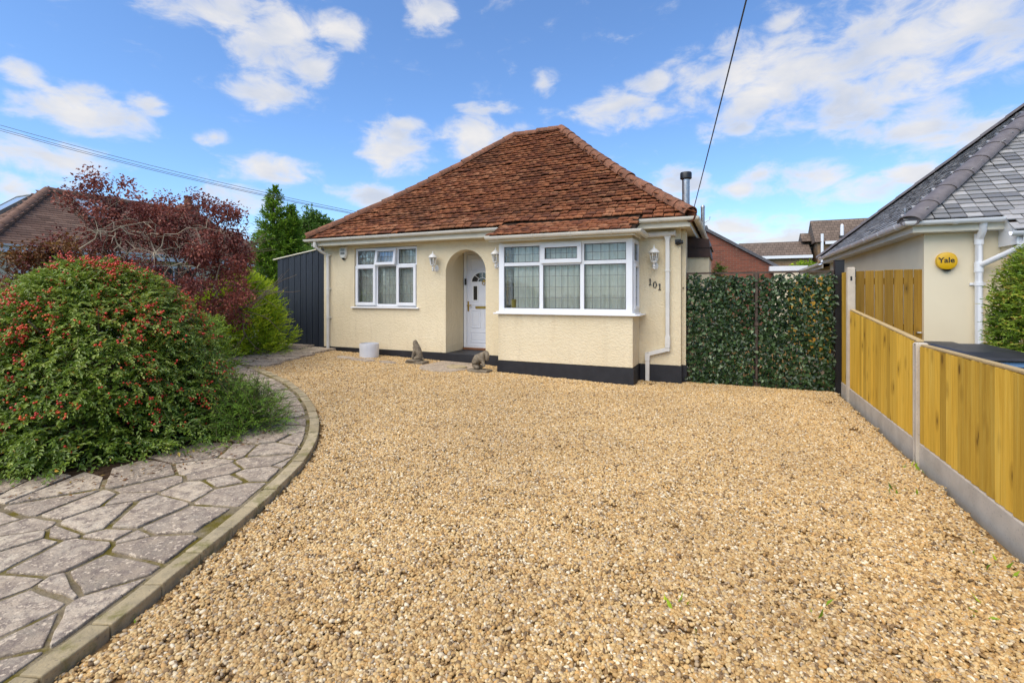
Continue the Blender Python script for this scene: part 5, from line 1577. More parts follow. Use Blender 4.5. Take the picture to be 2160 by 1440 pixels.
# ------------------------------------------------------------------ slate roofed house on the right
def slate_house():
    r = empty('slate_roof_house', (4.5, 8.45, 0), 'cream house with grey tiled hip roof and white gutters beyond the fence', 'house')
    m = MB()
    m.box(2.42, 3.22, 8.45, 8.7, -.1, 2.46); m.box(2.42, 2.67, 8.702, 15.2, -.1, 2.46)
    m.box(3.22, 9.5, 8.17, 8.42, -.1, 2.15); m.box(3.22, 3.4, 8.422, 8.9, -.1, 2.44)
    m.box(2.42, 9.5, 15.2, 15.45, -.1, 2.4); m.box(9.3, 9.5, 8.2, 15.2, -.1, 2.2)
    m.box(2.5, 5.5, 15.452, 20, -.1, 2.3)
    m.build('wall', 'smooth_render', r)
    E, EX, EYs, TP, RUN = 2.50, 2.22, 8.25, .876, 3.57
    m = MB()
    ex2 = 10.0; V = [(EX, EYs, E), (ex2, EYs, E), (ex2, EYs + 2 * RUN, E), (EX, EYs + 2 * RUN, E), (EX + RUN, EYs + RUN, E + TP * RUN), (ex2, EYs + RUN, E + TP * RUN)]
    m.add([(x, y, z - .02) for x, y, z in V], [(3, 2, 1, 0), (0, 1, 5, 4), (2, 3, 4, 5), (3, 0, 4), (1, 2, 5)])
    m.add([(3.20, 7.99, 2.275), (ex2, 7.99, 2.275), (ex2, EYs + .2, 2.66), (3.20, EYs + .2, 2.66), (3.20, 7.99, 2.22), (ex2, 7.99, 2.22), (ex2, EYs + .2, 2.44), (3.20, EYs + .2, 2.44)], [(0, 1, 2, 3), (4, 7, 6, 5), (0, 4, 5, 1), (1, 5, 6, 2), (2, 6, 7, 3), (3, 7, 4, 0)])
    m.add([(2.25, 15.3, 2.36), (6, 15.3, 2.36), (6, 20.2, 2.36), (2.25, 20.2, 2.36), (4, 15.3, 3.1), (4, 20.2, 3.1)], [(0, 3, 5, 4), (1, 4, 5, 2), (3, 2, 5), (0, 4, 1)])
    roof = m.build('roof', 'underlay', r)
    rg = random.Random(12); rows = []
    def place(c, along, up, tilt=.15):
        n = along.cross(up).normalized(); up2 = (up.normalized() - n * tilt).normalized()
        rows.append(basis(c + n * (.028 + rg.gauss(0, .002)), (along + n * rg.gauss(0, .006)).normalized(), up2))
    W, G = .168, .105
    ang = math.atan(TP); up = Vector((0, math.cos(ang), math.sin(ang)))
    k = 0; s = 0.0
    while s < RUN * .98:
        x = EX + s + (k % 2) * W / 2
        while x < 7.6:
            place(Vector((x, EYs + s, E + TP * s)), Vector((1, 0, 0)), up)
            x += W
        s += G * math.cos(ang); k += 1
    for k in range(4):
        y = 7.99 + .079 * k; x = 3.24 + (k % 2) * W / 2
        while x < 7.6: place(Vector((x, y, 2.50 + TP * (y - EYs) + .02)), Vector((1, 0, 0)), up); x += W
    lay_tiles(rows, roof, 'slate', W - .007, .16, .015, 300, 'tile', 'tiling', camber=.001, rg=rg)
    rows.clear(); s = 0.0; k = 0; up = Vector((math.cos(ang), 0, math.sin(ang)))
    while s < RUN * .98:
        y = EYs + 2 * RUN - s - (k % 2) * W / 2
        while y > EYs + s: place(Vector((EX + s, y, E + TP * s)), Vector((0, -1, 0)), up); y -= W
        s += G * math.cos(ang); k += 1
    lay_tiles(rows, roof, 'slate', W - .005, .16, .011, 0, 'tile', 'tiling', camber=.001, rg=rg)
    # hips
    def half_round(L):
        mm = MB(); n = 11; V = []
        for y, q in ((0, .150), (L, .132)):
            for d in (0, .016): V += [((q - d) * math.cos(t), y, (q - d) * .62 * math.sin(t)) for t in np.linspace(-.05, PI + .05, n)]
        F = []
        for k in range(n - 1): F += [(k, k + 1, 2 * n + k + 1, 2 * n + k), (n + k, 3 * n + k, 3 * n + k + 1, n + k + 1), (k, n + k, n + k + 1, k + 1), (2 * n + k, 2 * n + k + 1, 3 * n + k + 1, 3 * n + k)]
        F += [(0, 2 * n, 3 * n, n), (n - 1, 2 * n - 1, 4 * n - 1, 3 * n - 1)]
        mm.add(V, F); return mm.mesh('hip_tile', 'hipgrey', True, origin=(0, 0, 0))[0]
    me = half_round(.50)
    for A, B in (((EX, EYs, E), (EX + RUN, EYs + RUN, E + TP * RUN)), ((EX, EYs + 2 * RUN, E), (EX + RUN, EYs + RUN, E + TP * RUN))):
        A, B = Vector(A), Vector(B); d = (B - A).normalized(); L = (B - A).length
        x = d.cross(Vector((0, 0, 1))).normalized(); z = x.cross(d)
        k = int(L / .46)
        for i in range(k):
            mt = Matrix((x, d, z)).transposed().to_4x4(); mt.translation = A + d * (i * .46 - .04) + z * .0 + Vector((0, 0, .0)); piece('hip_tile', me, mt, roof)
    m = MB(); m.lathe([(0, 0), (.13, 0), (.13, .02), (0, .02)], n=16, m=Matrix.Translation((EX - .02, EYs - .02, E + .0)) @ Matrix.Rotation(R(-45), 4, 'Z') @ Matrix.Rotation(R(-90), 4, 'X') @ Matrix.Diagonal((1, .62, 1, 1))); m.build('hip_end', 'hipgrey', roof)
    # white gutters, fascias, cheek
    prof = [(-.055 * math.cos(t), -.06 * math.sin(t)) for t in np.linspace(0, PI, 9)] + [(.048 * math.cos(t), -.05 * math.sin(t)) for t in np.linspace(0, PI, 7)]
    def gut(path, nm='gutter'):
        m = MB(); m.sweep(prof, path)
        pr = [(x * 1.14, z * 1.14) for x, z in prof[:9]]
        for a, b in zip(path, path[1:]):
            a, b = Vector(a), Vector(b); L = (b - a).length; d = (b - a).normalized(); k = max(1, int(L / .8))
            for i in range(k):
                mm = Matrix.Translation(a + d * (L * (i + .5) / k)) @ d.to_track_quat('Y', 'Z').to_matrix().to_4x4()
                vs = []
                for y in (-.025, .025): vs += [mm @ Vector((x, y, z)) for x, z in pr] + [mm @ Vector((x * .93, y, z * .93)) for x, z in reversed(pr)]
                m.add(vs, [tuple(range(18)), tuple(reversed(range(18, 36)))] + [(q, (q + 1) % 18, 18 + (q + 1) % 18, 18 + q) for q in range(18)])
        m.build(nm, 'upvc', r, smooth=True)
    gut([(EX - .03, 15.4, 2.485), (EX - .03, EYs - .03, 2.485), (3.17, EYs - .03, 2.485)])
    gut([(3.12, 7.95, 2.275), (9.9, 7.95, 2.275)])
    gut([(2.20, 20, 2.36), (2.20, 15.5, 2.36)])
    m = MB(); m.box(EX + .03, EX + .055, EYs + .03, 15.4, 2.34, 2.47); m.box(EX + .056, 3.2, EYs + .03, EYs + .055, 2.34, 2.47); m.box(2.25, 2.27, 15.42, 20, 2.22, 2.34)
    m.build('fascia', 'fascia', r)
    m = MB(); m.box(EX + .056, 2.42, EYs + .056, 15.4, 2.335, 2.345); m.box(2.42, 3.2, EYs + .056, 8.45, 2.335, 2.345); m.box(3.22, 9.5, 8.01, 8.17, 2.13, 2.14); m.box(3.22, 9.5, 7.99, 8.008, 2.12, 2.215)
    m.build('soffit', 'upvc', r)
    m = MB(); m.add([(3.19, 7.985, 2.12), (3.19, 8.44, 2.12), (3.19, 8.44, 2.60), (3.19, 7.985, 2.27), (3.215, 7.985, 2.12), (3.215, 8.44, 2.12), (3.215, 8.44, 2.60), (3.215, 7.985, 2.27)], [(0, 1, 2, 3), (7, 6, 5, 4), (0, 4, 5, 1), (1, 5, 6, 2), (2, 6, 7, 3), (3, 7, 4, 0)]); m.build('cheek', 'upvc', r)
    m = MB(); m.tube([(2.98, 8.26, 2.45), (2.98, 8.30, 2.32), (2.98, 8.395, 2.22), (2.98, 8.395, 0)], .042, 14)
    m.tube([(3.27, 7.95, 2.23), (3.27, 7.96, 2.15), (3.22, 8.04, 2.07), (2.98, 8.392, 1.88)], .036, 12)
    m.tube([(2.98, 8.395, 2.30), (2.98, 8.395, 2.16)], .05, 14); m.tube([(2.98, 8.395, 1.93), (2.98, 8.395, 1.80)], .05, 14)
    m.box(2.90, 3.06, 8.43, 8.45, 1.63, 1.66); m.tube([(2.98, 8.395, 1.62), (2.98, 8.395, 1.67)], .05, 14)
    m.build('downpipe', 'upvc', r, smooth=True)
    m = MB(); m.box(3.5, 4.9, 8.145, 8.18, .95, 2.02); w = m.build('window', 'upvc', r, bevel=.004)
    m = MB(); m.box(3.58, 4.15, 8.135, 8.15, 1.03, 1.94); m.box(4.25, 4.82, 8.135, 8.15, 1.03, 1.94); m.build('pane', 'dglass', w)
    m = MB(); m.tube([(2.26, 8.62, 2.56), (2.26, 8.62, 2.66)], .012, 6); m.lathe([(.0, 0), (.02, .01), (.022, .05), (0, .07)], (2.25, 8.60, 2.66), 10); tag(m.build('roof_bracket', 'galv', r), None)
slate_house()
def yellow_alarm():
    x, y, z = 2.655, 8.45, 1.955
    r = empty('yellow_alarm_box', (x, y, z), 'round yellow alarm box with black lettering on the neighbouring cream wall', 'alarm box')
    T = Matrix.Translation((x, y, z)) @ Matrix.Rotation(R(90), 4, 'X')
    def sq(rad, h): return [(rad * .90 * math.copysign(abs(math.cos(t)) ** .92, math.cos(t)), rad * .92 * math.copysign(abs(math.sin(t)) ** .92, math.sin(t)), h) for t in np.linspace(0, 2 * PI, 41)[:-1]]
    m = MB(); rings = [sq(.128, 0.0), sq(.128, .035), sq(.120, .052), sq(.09, .062), sq(.04, .065)]
    V = [T @ Vector(p) for q in rings for p in q]; n = 40
    m.add(V, [(i * n + k, i * n + (k + 1) % n, (i + 1) * n + (k + 1) % n, (i + 1) * n + k) for i in range(4) for k in range(n)] + [tuple(range(4 * n, 5 * n))])
    m.build('case', 'yellow', r, smooth=True)
    m = MB(); a = [(.09 * math.sin(t), -.132 * math.cos(t) + .0) for t in np.linspace(-.62, .62, 12)]
    m.plate(a, [], lambda u, v, w: (x + u * .92, y - .001 - w, z + v - .006), .045); m.build('lens', 'dglass', r)
    c = bpy.data.curves.new('lettering', 'FONT'); c.body = 'Yale'; c.size = .100; c.align_x = 'CENTER'; c.align_y = 'CENTER'; c.extrude = .002; c.offset = .0014
    o = bpy.data.objects.new('lettering', c); COL.objects.link(o); o.location = (x - .012, y - .0665, z + .008); o.rotation_euler = (R(90), 0, 0); c.materials.append(MATS['black'])
    bpy.context.view_layer.update()
    me = bpy.data.meshes.new_from_object(o.evaluated_get(bpy.context.evaluated_depsgraph_get())); mw = o.matrix_basis.copy()
    bpy.data.objects.remove(o)
    piece('lettering', me, mw, r)
yellow_alarm()
def wheelie_bin(x, y, h, rot, body, label):
    r = empty('wheelie_bin', (x, y, -.05), label, 'bin', 'wheelie bins behind the low fence')
    T = Matrix.Translation((x, y, -.05)) @ Matrix.Rotation(rot, 4, 'Z')
    m = MB(); w0, w1 = .19, .255
    V = [T @ Vector((sx * w, sy * w * 1.1, z)) for w, z in ((w0, .06), (w1, h - .12), (w1 + .02, h - .12), (w1 + .02, h - .05)) for sx, sy in ((-1, -1), (1, -1), (1, 1), (-1, 1))]
    m.add(V, [(3, 2, 1, 0)] + [(4 * i + k, 4 * i + (k + 1) % 4, 4 * i + 4 + (k + 1) % 4, 4 * i + 4 + k) for i in range(3) for k in range(4)] + [(12, 13, 14, 15)])
    m.build('bin_body', body, r, bevel=.02, seg=2)
    m = MB(); V = [T @ Vector(p) for p in [(-.285, -.33, h - .075), (.285, -.33, h - .075), (.285, .30, h - .05), (-.285, .30, h - .05), (-.285, -.33, h - .045), (.285, -.33, h - .045), (.275, .30, h + .0), (-.275, .30, h + .0), (-.22, -.24, h + .0), (.22, -.24, h + .0), (.22, .24, h + .03), (-.22, .24, h + .03)]]
    m.add(V, [(3, 2, 1, 0), (0, 1, 5, 4), (1, 2, 6, 5), (2, 3, 7, 6), (3, 0, 4, 7), (4, 5, 9, 8), (5, 6, 10, 9), (6, 7, 11, 10), (7, 4, 8, 11), (8, 9, 10, 11)]); m.build('lid', 'bin_black', r, bevel=.014, seg=2)
    m = MB(); m.tube([T @ Vector((-.22, .34, h - .06)), T @ Vector((.22, .34, h - .06))], .016, 8); m.build('handle', 'bin_black', r)
    for s in (-1, 1):
        m = MB(); m.lathe([(0, -.025), (.1, -.025), (.1, .025), (0, .025)], n=18, m=T @ Matrix.Translation((s * .24, .24, .1)) @ Matrix.Rotation(R(90), 4, 'Y')); m.build('wheel', 'bin_black', r)
wheelie_bin(2.02, 5.75, 1.06, R(12), 'bin_blue', 'dark lidded bin with pale blue body, nearer of the two behind the fence')
wheelie_bin(2.06, 6.75, 1.0, R(4), 'bin_black', 'all dark grey wheelie bin under the downpipe, farther of the two behind the fence')

# ------------------------------------------------------------------ brown roofed bungalow on the left
def brown_house():
    r = empty('brown_roof_bungalow', (-17.8, 10, 0), 'cream bungalow with brown tiled hip roof and skylights behind the purple tree', 'house')
    EX, EYs, E, TP = -15.8, 5.45, 2.72, .85; RX = 2.05; Y1 = 13.9
    m = MB(); m.box(-19.6, -16.1, 5.75, 13.6, -.1, 2.64); m.build('wall', 'smooth_render', r)
    m = MB(); top = (E + TP * RX)
    m.add([(EX, EYs, E - .03), (-19.9, EYs, E - .03), (-19.9, Y1, E - .03), (EX, Y1, E - .03), (EX - RX, EYs + RX, top - .03), (EX - RX, Y1 - RX, top - .03)], [(0, 1, 2, 3), (0, 3, 5, 4), (1, 4, 5, 2), (0, 4, 1), (3, 2, 5)])
    roof = m.build('roof', 'underlay', r)
    rg = random.Random(3); rows = []; ang = math.atan(TP); W, G = .28, .105
    def place(c, along, up):
        n = along.cross(up).normalized(); up2 = (up.normalized() - n * .10).normalized(); rows.append(basis(c + n * .015, along, up2))
    s = 0; k = 0
    while s < RX * .98:
        y = EYs + s + (k % 2) * W / 2
        while y < Y1 - s: place(Vector((EX - s, y, E + TP * s)), Vector((0, 1, 0)), Vector((-math.cos(ang), 0, math.sin(ang)))); y += W
        x = EX - s - (k % 2) * W / 2
        while x > -19.9 + s: place(Vector((x, EYs + s, E + TP * s)), Vector((1, 0, 0)), Vector((0, math.cos(ang), math.sin(ang)))); x -= W
        s += G * math.cos(ang); k += 1
    lay_tiles(rows, roof, 'brown_tile', W - .006, .15, .014, 0, 'tile', 'tiling', camber=.002, rg=rg)
    def halfround(A, B, rad, st):
        A, B = Vector(A), Vector(B); d = (B - A).normalized(); L = (B - A).length; k = int(L / st)
        for i in range(k):
            m = MB(); p, q = A + d * (L * i / k), A + d * (L * (i + 1) / k + .02); m.tube([p, q], [rad, rad * .93], 10); m.build('ridge_tile', 'brown_ridge', roof, smooth=True)
    halfround((EX, EYs, E + .02), (EX - RX, EYs + RX, top + .02), .12, .42)
    halfround((EX - RX, EYs + RX, top + .02), (EX - RX, Y1 - RX, top + .02), .11, .42)
    prof = [(-.055 * math.cos(t), -.06 * math.sin(t)) for t in np.linspace(0, PI, 7)]
    prof = prof + [(x * .88, z * .86) for x, z in reversed(prof)]
    m = MB(); m.sweep(prof, [(-19.9, EYs - .04, E - .0), (EX + .04, EYs - .04, E - .0), (EX + .04, Y1, E - .0)]); m.box(EX - .03, EX - .005, EYs + .02, Y1, E - .19, E - .03); m.box(-19.8, EX - .031, EYs + .005, EYs + .03, E - .19, E - .03)
    m.build('gutter', 'upvc', r)
    m = MB(); m.box(-16.1, EX - .03, 5.5, Y1, E - .10, E - .09); m.build('soffit', 'upvc', r)
    def skylight(c, along, up, w, h):
        n = along.cross(up).normalized(); mt = basis(Vector(c) + n * .05, along, up)
        m = MB(); m.box(-w / 2, w / 2, -h / 2, -h / 2 + .06, -.06, .05, mt); m.box(-w / 2, w / 2, h / 2 - .06, h / 2, -.06, .05, mt); m.box(-w / 2, -w / 2 + .06, -h / 2, h / 2, -.061, .049, mt); m.box(w / 2 - .06, w / 2, -h / 2, h / 2, -.061, .049, mt)
        s = m.build('skylight', 'lead', roof); m = MB(); m.box(-w / 2 + .05, w / 2 - .05, -h / 2 + .05, h / 2 - .05, .02, .035, mt); return m, s
    sn = math.cos(ang), math.sin(ang)
    for c, al, up, w, h in (((-17.28, 8.35, E + TP * 1.48), Vector((0, 1, 0)), Vector((-sn[0], 0, sn[1])), .78, .98), ((-18.35, 6.85, E + TP * 1.4), Vector((1, 0, 0)), Vector((0, sn[0], sn[1])), .9, 1.1)):
        m, s = skylight(c, al, up, w, h); m.build('skylight_pane', 'sky_pane', roof)
    m = MB(); m.box(-18.1, -17.6, 11.25, 11.75, 4.0, 4.70); m.box(-18.13, -17.57, 11.22, 11.78, 4.62, 4.70); ch = m.build('chimney', 'brick', roof)
    m = MB(); m.lathe([(.13, 4.70), (.115, 4.98), (.135, 5.0), (.135, 5.04), (.10, 5.04), (.10, 4.75)], (-17.85, 11.5, 0), 16); m.build('chimney_pot', 'ridge', roof, smooth=True)
    def win(y0, y1, z0, z1, nx, mat='dglass'):
        m = MB(); m.box(-16.12, -16.07, y0, y1, z0, z1); w = m.build('window', 'upvc', r)
        for i in range(nx):
            a = y0 + .06 + (y1 - y0 - .06) * i / nx; b = y0 + (y1 - y0 - .06) * (i + 1) / nx
            m = MB(); m.box(-16.08, -16.06, a, b, z0 + .06, z1 - .06); m.build('pane', mat, w)
    win(6.05, 7.9, .9, 2.08, 1); win(11.7, 13.3, 1.2, 2.45, 3); win(9.2, 10.6, 1.1, 2.4, 2)
MATS['brown_ridge'] = plain('brown_ridge_tile', (.20, .115, .08), .8, .15, .2)
MATS['sky_pane'] = plain('skylight_glass', (.32, .37, .42), .06, .05, .9)
brown_house()

# ------------------------------------------------------------------ houses far behind
def far_houses():
    r = empty('brick_gable_house', (-.9, 24, 0), 'red brick gable end of a bungalow with grey verge behind the gate', 'house')
    Y = 21.5; px, pz = -.95, 4.10; hw, hz = 2.95, 2.30
    m = MB(); m.plate([(px - hw, -.1), (px + hw, -.1), (px + hw, hz), (px, pz), (px - hw, hz)], [], to_front(Y), 7.0); m.build('wall', 'brick', r)
    m = MB(); sl = (pz - hz) / hw
    for s in (-1, 1):
        a = [(px, pz + .02), (px + s * (hw + .25), hz - sl * .25 + .02), (px + s * (hw + .25), hz - sl * .25 + .14), (px, pz + .15)]
        m.plate(a if s > 0 else a[::-1], [], to_front(Y - .12), 7.3)
    m.box(px - .09, px + .09, Y - .13, Y + 7.2, pz + .06, pz + .20)
    m.build('roof', 'far_slate', r)
    r = empty('brown_terrace', (3.5, 48, 0), 'long low brown roofed terrace far behind the brick gable', 'house')
    m = MB(); m.box(.9, 6.3, 48.3, 53.7, -.1, 4.75); m.build('wall', 'tan_brick', r)
    m = MB(); m.add([(.7, 48, 4.82), (6.3, 48, 4.82), (6.3, 54, 4.82), (.7, 54, 4.82), (.7, 51, 6.32), (6.3, 51, 6.32)], [(0, 3, 2, 1), (0, 1, 5, 4), (2, 3, 4, 5), (0, 4, 3), (1, 2, 5)]); m.build('roof', 'far_tile', r)
    m = MB(); m.box(.7, 6.3, 47.93, 48.0, 4.62, 4.86); m.build('gutter', 'upvc', r)
    r = empty('tall_brown_house', (10, 48, 0), 'taller brown roofed house with white gutter far behind on the right', 'house')
    m = MB(); m.box(6.7, 15.5, 48.3, 53.7, -.1, 5.85); m.add([(6.7, 48.3, 5.85), (6.7, 53.7, 5.85), (6.7, 51, 7.85), (6.9, 48.3, 5.85), (6.9, 53.7, 5.85), (6.9, 51, 7.85)], [(0, 1, 2), (5, 4, 3), (0, 3, 4, 1), (1, 4, 5, 2), (2, 5, 3, 0)]); m.build('wall', 'tan_brick', r)
    m = MB(); m.add([(6.5, 48, 5.92), (15.7, 48, 5.92), (15.7, 54, 5.92), (6.5, 54, 5.92), (6.5, 51, 8.10), (15.7, 51, 8.10)], [(0, 3, 2, 1), (0, 1, 5, 4), (2, 3, 4, 5), (0, 4, 3), (1, 2, 5)]); roof = m.build('roof', 'far_tile', r)
    m = MB(); m.add([(5.75, 50, 6.2), (6.49, 50, 6.2), (6.49, 53, 6.2), (5.75, 53, 6.2), (5.75, 51.4, 7.05), (6.49, 51.4, 7.05)], [(0, 3, 2, 1), (0, 1, 5, 4), (2, 3, 4, 5), (0, 4, 3), (1, 2, 5)]); m.build('side_roof', 'far_tile', r)
    m = MB(); m.box(7.2, 15.7, 47.92, 48.0, 5.72, 5.96); m.build('gutter', 'upvc', r)
    m = MB(); m.tube([(7.0, 48.1, 6.6), (7.0, 48.1, 0)], .11, 10); m.tube([(8.0, 48.0, 5.7), (8.0, 48.2, 5.2), (8.0, 48.2, 0)], .07, 8); m.build('downpipe', 'upvc', r)
    m = MB(); m.lathe([(.14, 0), (.12, .9), (.05, 1.0), (0, 1.0)], (8.5, 48.7, 6.4), 10); m.build('roof_vent', 'upvc', roof); m = MB(); m.box(8.25, 9.3, 48.4, 48.8, 6.25, 6.42); m.build('vent_base', 'black', roof)
    r = empty('garage', (2.2, 17.5, 0), 'low flat roofed garage with white fascia behind the leafy gate', 'garage')
    m = MB(); m.box(1.5, 2.45, 21.0, 24, -.1, 2.35); m.build('wall', 'smooth_render', r); m = MB(); m.box(1.35, 2.6, 20.95, 24.1, 2.40, 2.58); m.build('roof', 'upvc', r)
n = NT('far_slate_roof'); n.set(n.ramp(n.noise(8, 5), [(.3, (.07, .07, .08)), (.7, (.12, .12, .13))]), .7); MATS['far_slate'] = n.m
n = NT('tan_brick'); n.set(n.ramp(n.noise(5, 6), [(.3, (.20, .13, .075)), (.7, (.33, .22, .13))]), .9, spec=.2); MATS['tan_brick'] = n.m
far_houses()

# ------------------------------------------------------------------ plants
def dome_shoots(c, rad, h, n, rng, power=2.5, squash=(1, 1), length=(.16, .34), per=13, leafL=(.035, .062), ratio=.42, droop=.9, depth=.22, lumps=.07, up=.35, spread=1.0, z0=0.02):
    """arching leafy shoots growing from a domed bush; returns leaf arrays and a per-shoot random value"""
    th = rng.uniform(0, 2 * PI, n); v = rng.random(n) ** .8; z = z0 + (h - z0) * v
    rr = (1 - np.clip(v, 0, 1) ** power) ** (1 / 2.0)
    rr = rr * (1 + lumps * (np.sin(3 * th + 2 * z) + np.sin(5 * th - 4 * z + 1) + np.sin(9 * th + 5 * z)))
    rr = np.maximum(rr, rng.random(n) * .25)
    k = 1 - depth * rng.random(n) ** 1.6
    # inner shoots sit a little lower as well as further in
    X = c[0] + rad * rr * k * np.cos(th) * squash[0]; Y = c[1] + rad * rr * k * np.sin(th) * squash[1]; Z = c[2] + z * (1 - (1 - k) * .5)
    nr = np.stack([np.cos(th) * rr / rad * 1.2, np.sin(th) * rr / rad * 1.2, power / 2 * v ** (power - 1) / h * 1.1], 1); nr /= np.linalg.norm(nr, axis=1, keepdims=True)
    d = nr * 1.0 + rng.normal(0, .42 * spread, (n, 3)) + np.array([0, 0, up]); d /= np.linalg.norm(d, axis=1, keepdims=True)
    Ls = rng.uniform(*length, n); P0 = np.stack([X, Y, Z], 1) - d * Ls[:, None] * .55
    out = [[] for _ in range(6)]; srnd = rng.random(n)
    for i in range(per):
        t = (i + .4) / per
        pos = P0 + d * (Ls * t)[:, None] + np.array([0, 0, -1.0]) * (droop * .5 * Ls * t * t)[:, None]
        tang = d + np.array([0, 0, -1.0]) * droop * t; tang /= np.linalg.norm(tang, axis=1, keepdims=True)
        side = np.cross(tang, np.array([0, 0, 1.0])); side /= np.maximum(np.linalg.norm(side, axis=1, keepdims=True), 1e-5)
        s = 1 if i % 2 else -1
        a = rng.normal(0, .35, (n, 1))
        ld = tang * (.55 + .5 * t) + side * s * (.85 - .3 * t) * np.cos(a) + np.array([0, 0, 1.0]) * (.12 + np.sin(a) * .8) + rng.normal(0, .18, (n, 3))
        if i == per - 1: ld = tang
        ln = np.array([0, 0, 1.0]) * .8 + nr * .6 + rng.normal(0, .3, (n, 3))
        L = rng.uniform(*leafL, n) * (1.05 - .4 * t)
        for o, q in zip(out, (pos, ld, ln, L, L * ratio * rng.uniform(.8, 1.2, n), np.clip(srnd * .55 + rng.random(n) * .35 + .12 * t, 0, 1))): o.append(q)
    return [np.concatenate(o) for o in out], (P0, d, Ls)
def ico(rad):
    t = (1 + 5 ** .5) / 2
    v = np.array([(-1, t, 0), (1, t, 0), (-1, -t, 0), (1, -t, 0), (0, -1, t), (0, 1, t), (0, -1, -t), (0, 1, -t), (t, 0, -1), (t, 0, 1), (-t, 0, -1), (-t, 0, 1)], float); v = v / np.linalg.norm(v[0]) * rad
    f = np.array([(0, 11, 5), (0, 5, 1), (0, 1, 7), (0, 7, 10), (0, 10, 11), (1, 5, 9), (5, 11, 4), (11, 10, 2), (10, 7, 6), (7, 1, 8), (3, 9, 4), (3, 4, 2), (3, 2, 6), (3, 6, 8), (3, 8, 9), (4, 9, 5), (2, 4, 11), (6, 2, 10), (8, 6, 7), (9, 8, 1)])
    return v, f
def stems(name, root, c, rg, k, spread, h, mat='bark', rad=.02):
    m = MB()
    for i in range(k):
        a = rg.uniform(0, 2 * PI); s = rg.uniform(.3, 1) * spread
        p = [Vector((c[0] + .06 * math.cos(a), c[1] + .06 * math.sin(a), c[2] - .05))]
        for j in range(1, 6):
            t = j / 5; p.append(Vector((c[0] + s * t * math.cos(a) + rg.uniform(-.05, .05), c[1] + s * t * math.sin(a) + rg.uniform(-.05, .05), c[2] + h * (t ** .8) * rg.uniform(.9, 1.02))))
        m.tube(p, [rad * (1 - .75 * q / 5) for q in range(6)], 6)
    return m.build(name, mat, root, smooth=True)
EYE = np.array([0, 0, 1.5])
def berry_bush():
    c = (BUSH[0], BUSH[1], .04); rng = np.random.default_rng(77)
    r = empty('berry_bush', c, 'big dome shaped bush of small glossy leaves dotted with red berries beside the path', 'bush')
    A, S = dome_shoots(c, 1.24, 1.84, 5600, rng, 1.9, per=15, length=(.18, .33), leafL=(.034, .060), ratio=.46, droop=.85, depth=.17, lumps=.035, up=.3)
    # a skirt that trails over the paving
    B, S2 = dome_shoots(c, 1.46, .52, 1100, rng, 3.0, per=12, length=(.2, .34), leafL=(.036, .062), ratio=.44, droop=1.1, depth=.25, lumps=.05, up=.05)
    P, D, N_, L, Wd, rn = [np.concatenate(q) for q in zip(A, B)]
    ok = P[:, 2] > .045; P, D, N_, L, Wd, rn = [q[ok] for q in (P, D, N_, L, Wd, rn)]
    # upper and right hand leaves coloured lighter and yellower: painted top and side light
    rn = np.clip(rn * .70 + .13 * np.clip((P[:, 2] - .9) / .9, -.6, 1) + .05 * (P[:, 0] - c[0]) + rng.normal(0, .04, len(P)), 0, .965)
    rn = np.where(rng.random(len(P)) < .010, rng.uniform(.93, 1, len(P)), rn)
    near = np.argsort(np.linalg.norm(P - EYE, axis=1))[:300]; mask = np.ones(len(P), bool); mask[near] = False
    V, F = leaves_mesh(P[mask], D[mask], N_[mask], L[mask], Wd[mask])
    np_mesh('foliage', V, F, 'berry_leaf', r, {'rnd': np.repeat(rn[mask], 5)}, kind='stuff')
    single_leaves('leaf', P[near], D[near], N_[near], L[near], Wd[near], rn[near], 'berry_leaf', r)
    # inner twigs and a dense heart
    m = MB()
    P0, d, Ls = S
    for i in range(0, len(P0), 7):
        a, b = Vector(P0[i]), Vector(P0[i] + d[i] * Ls[i] * .9); m.tube([a, (a + b) / 2 + Vector((0, 0, .01)), b - Vector((0, 0, .05))], [.004, .003, .002], 3, cap=False)
    m.build('twigs', 'leafy_twig', r)['kind'] = 'stuff'
    stems('stem', r, c, random.Random(3), 26, 1.0, 1.3, rad=.022)
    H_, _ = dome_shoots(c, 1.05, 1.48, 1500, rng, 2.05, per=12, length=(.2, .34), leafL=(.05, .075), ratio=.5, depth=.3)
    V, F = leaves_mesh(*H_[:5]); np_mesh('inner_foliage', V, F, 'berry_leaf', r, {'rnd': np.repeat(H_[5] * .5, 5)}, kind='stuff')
    # berries in small bunches
    v0, f0 = ico(1.0); n = 2000
    idx = rng.choice(len(A[0]), n * 3, replace=False); Pb = A[0][idx]; Pb = Pb[np.argsort(np.sin(Pb[:, 0] * 7) + np.sin(Pb[:, 1] * 8 + 1) + np.sin(Pb[:, 2] * 9) + 3.2 * rng.random(len(Pb)))]
    w = np.clip(.25 + (Pb[:, 2] - .2) / 1.3, .12, 1); Pb = Pb[rng.random(len(Pb)) < w][:n]
    VV = []; RR = []
    for p in Pb:
        k = rng.integers(1, 7); base = rng.random()
        out = p - np.array([c[0], c[1], c[2] + .5]); out = out / np.linalg.norm(out)
        for _ in range(k):
            q = p + out * .035 + rng.normal(0, .017, 3); VV.append(v0 * rng.uniform(.0065, .0115) + q); RR.append(np.full(12, np.clip(base * .75 + rng.random() * .25, 0, 1)))
    F = (f0[None] + (np.arange(len(VV)) * 12)[:, None, None]).reshape(-1, 3)
    np_mesh('berries', np.concatenate(VV), F, 'berry', r, {'rnd': np.concatenate(RR)}, smooth=True, kind='stuff')

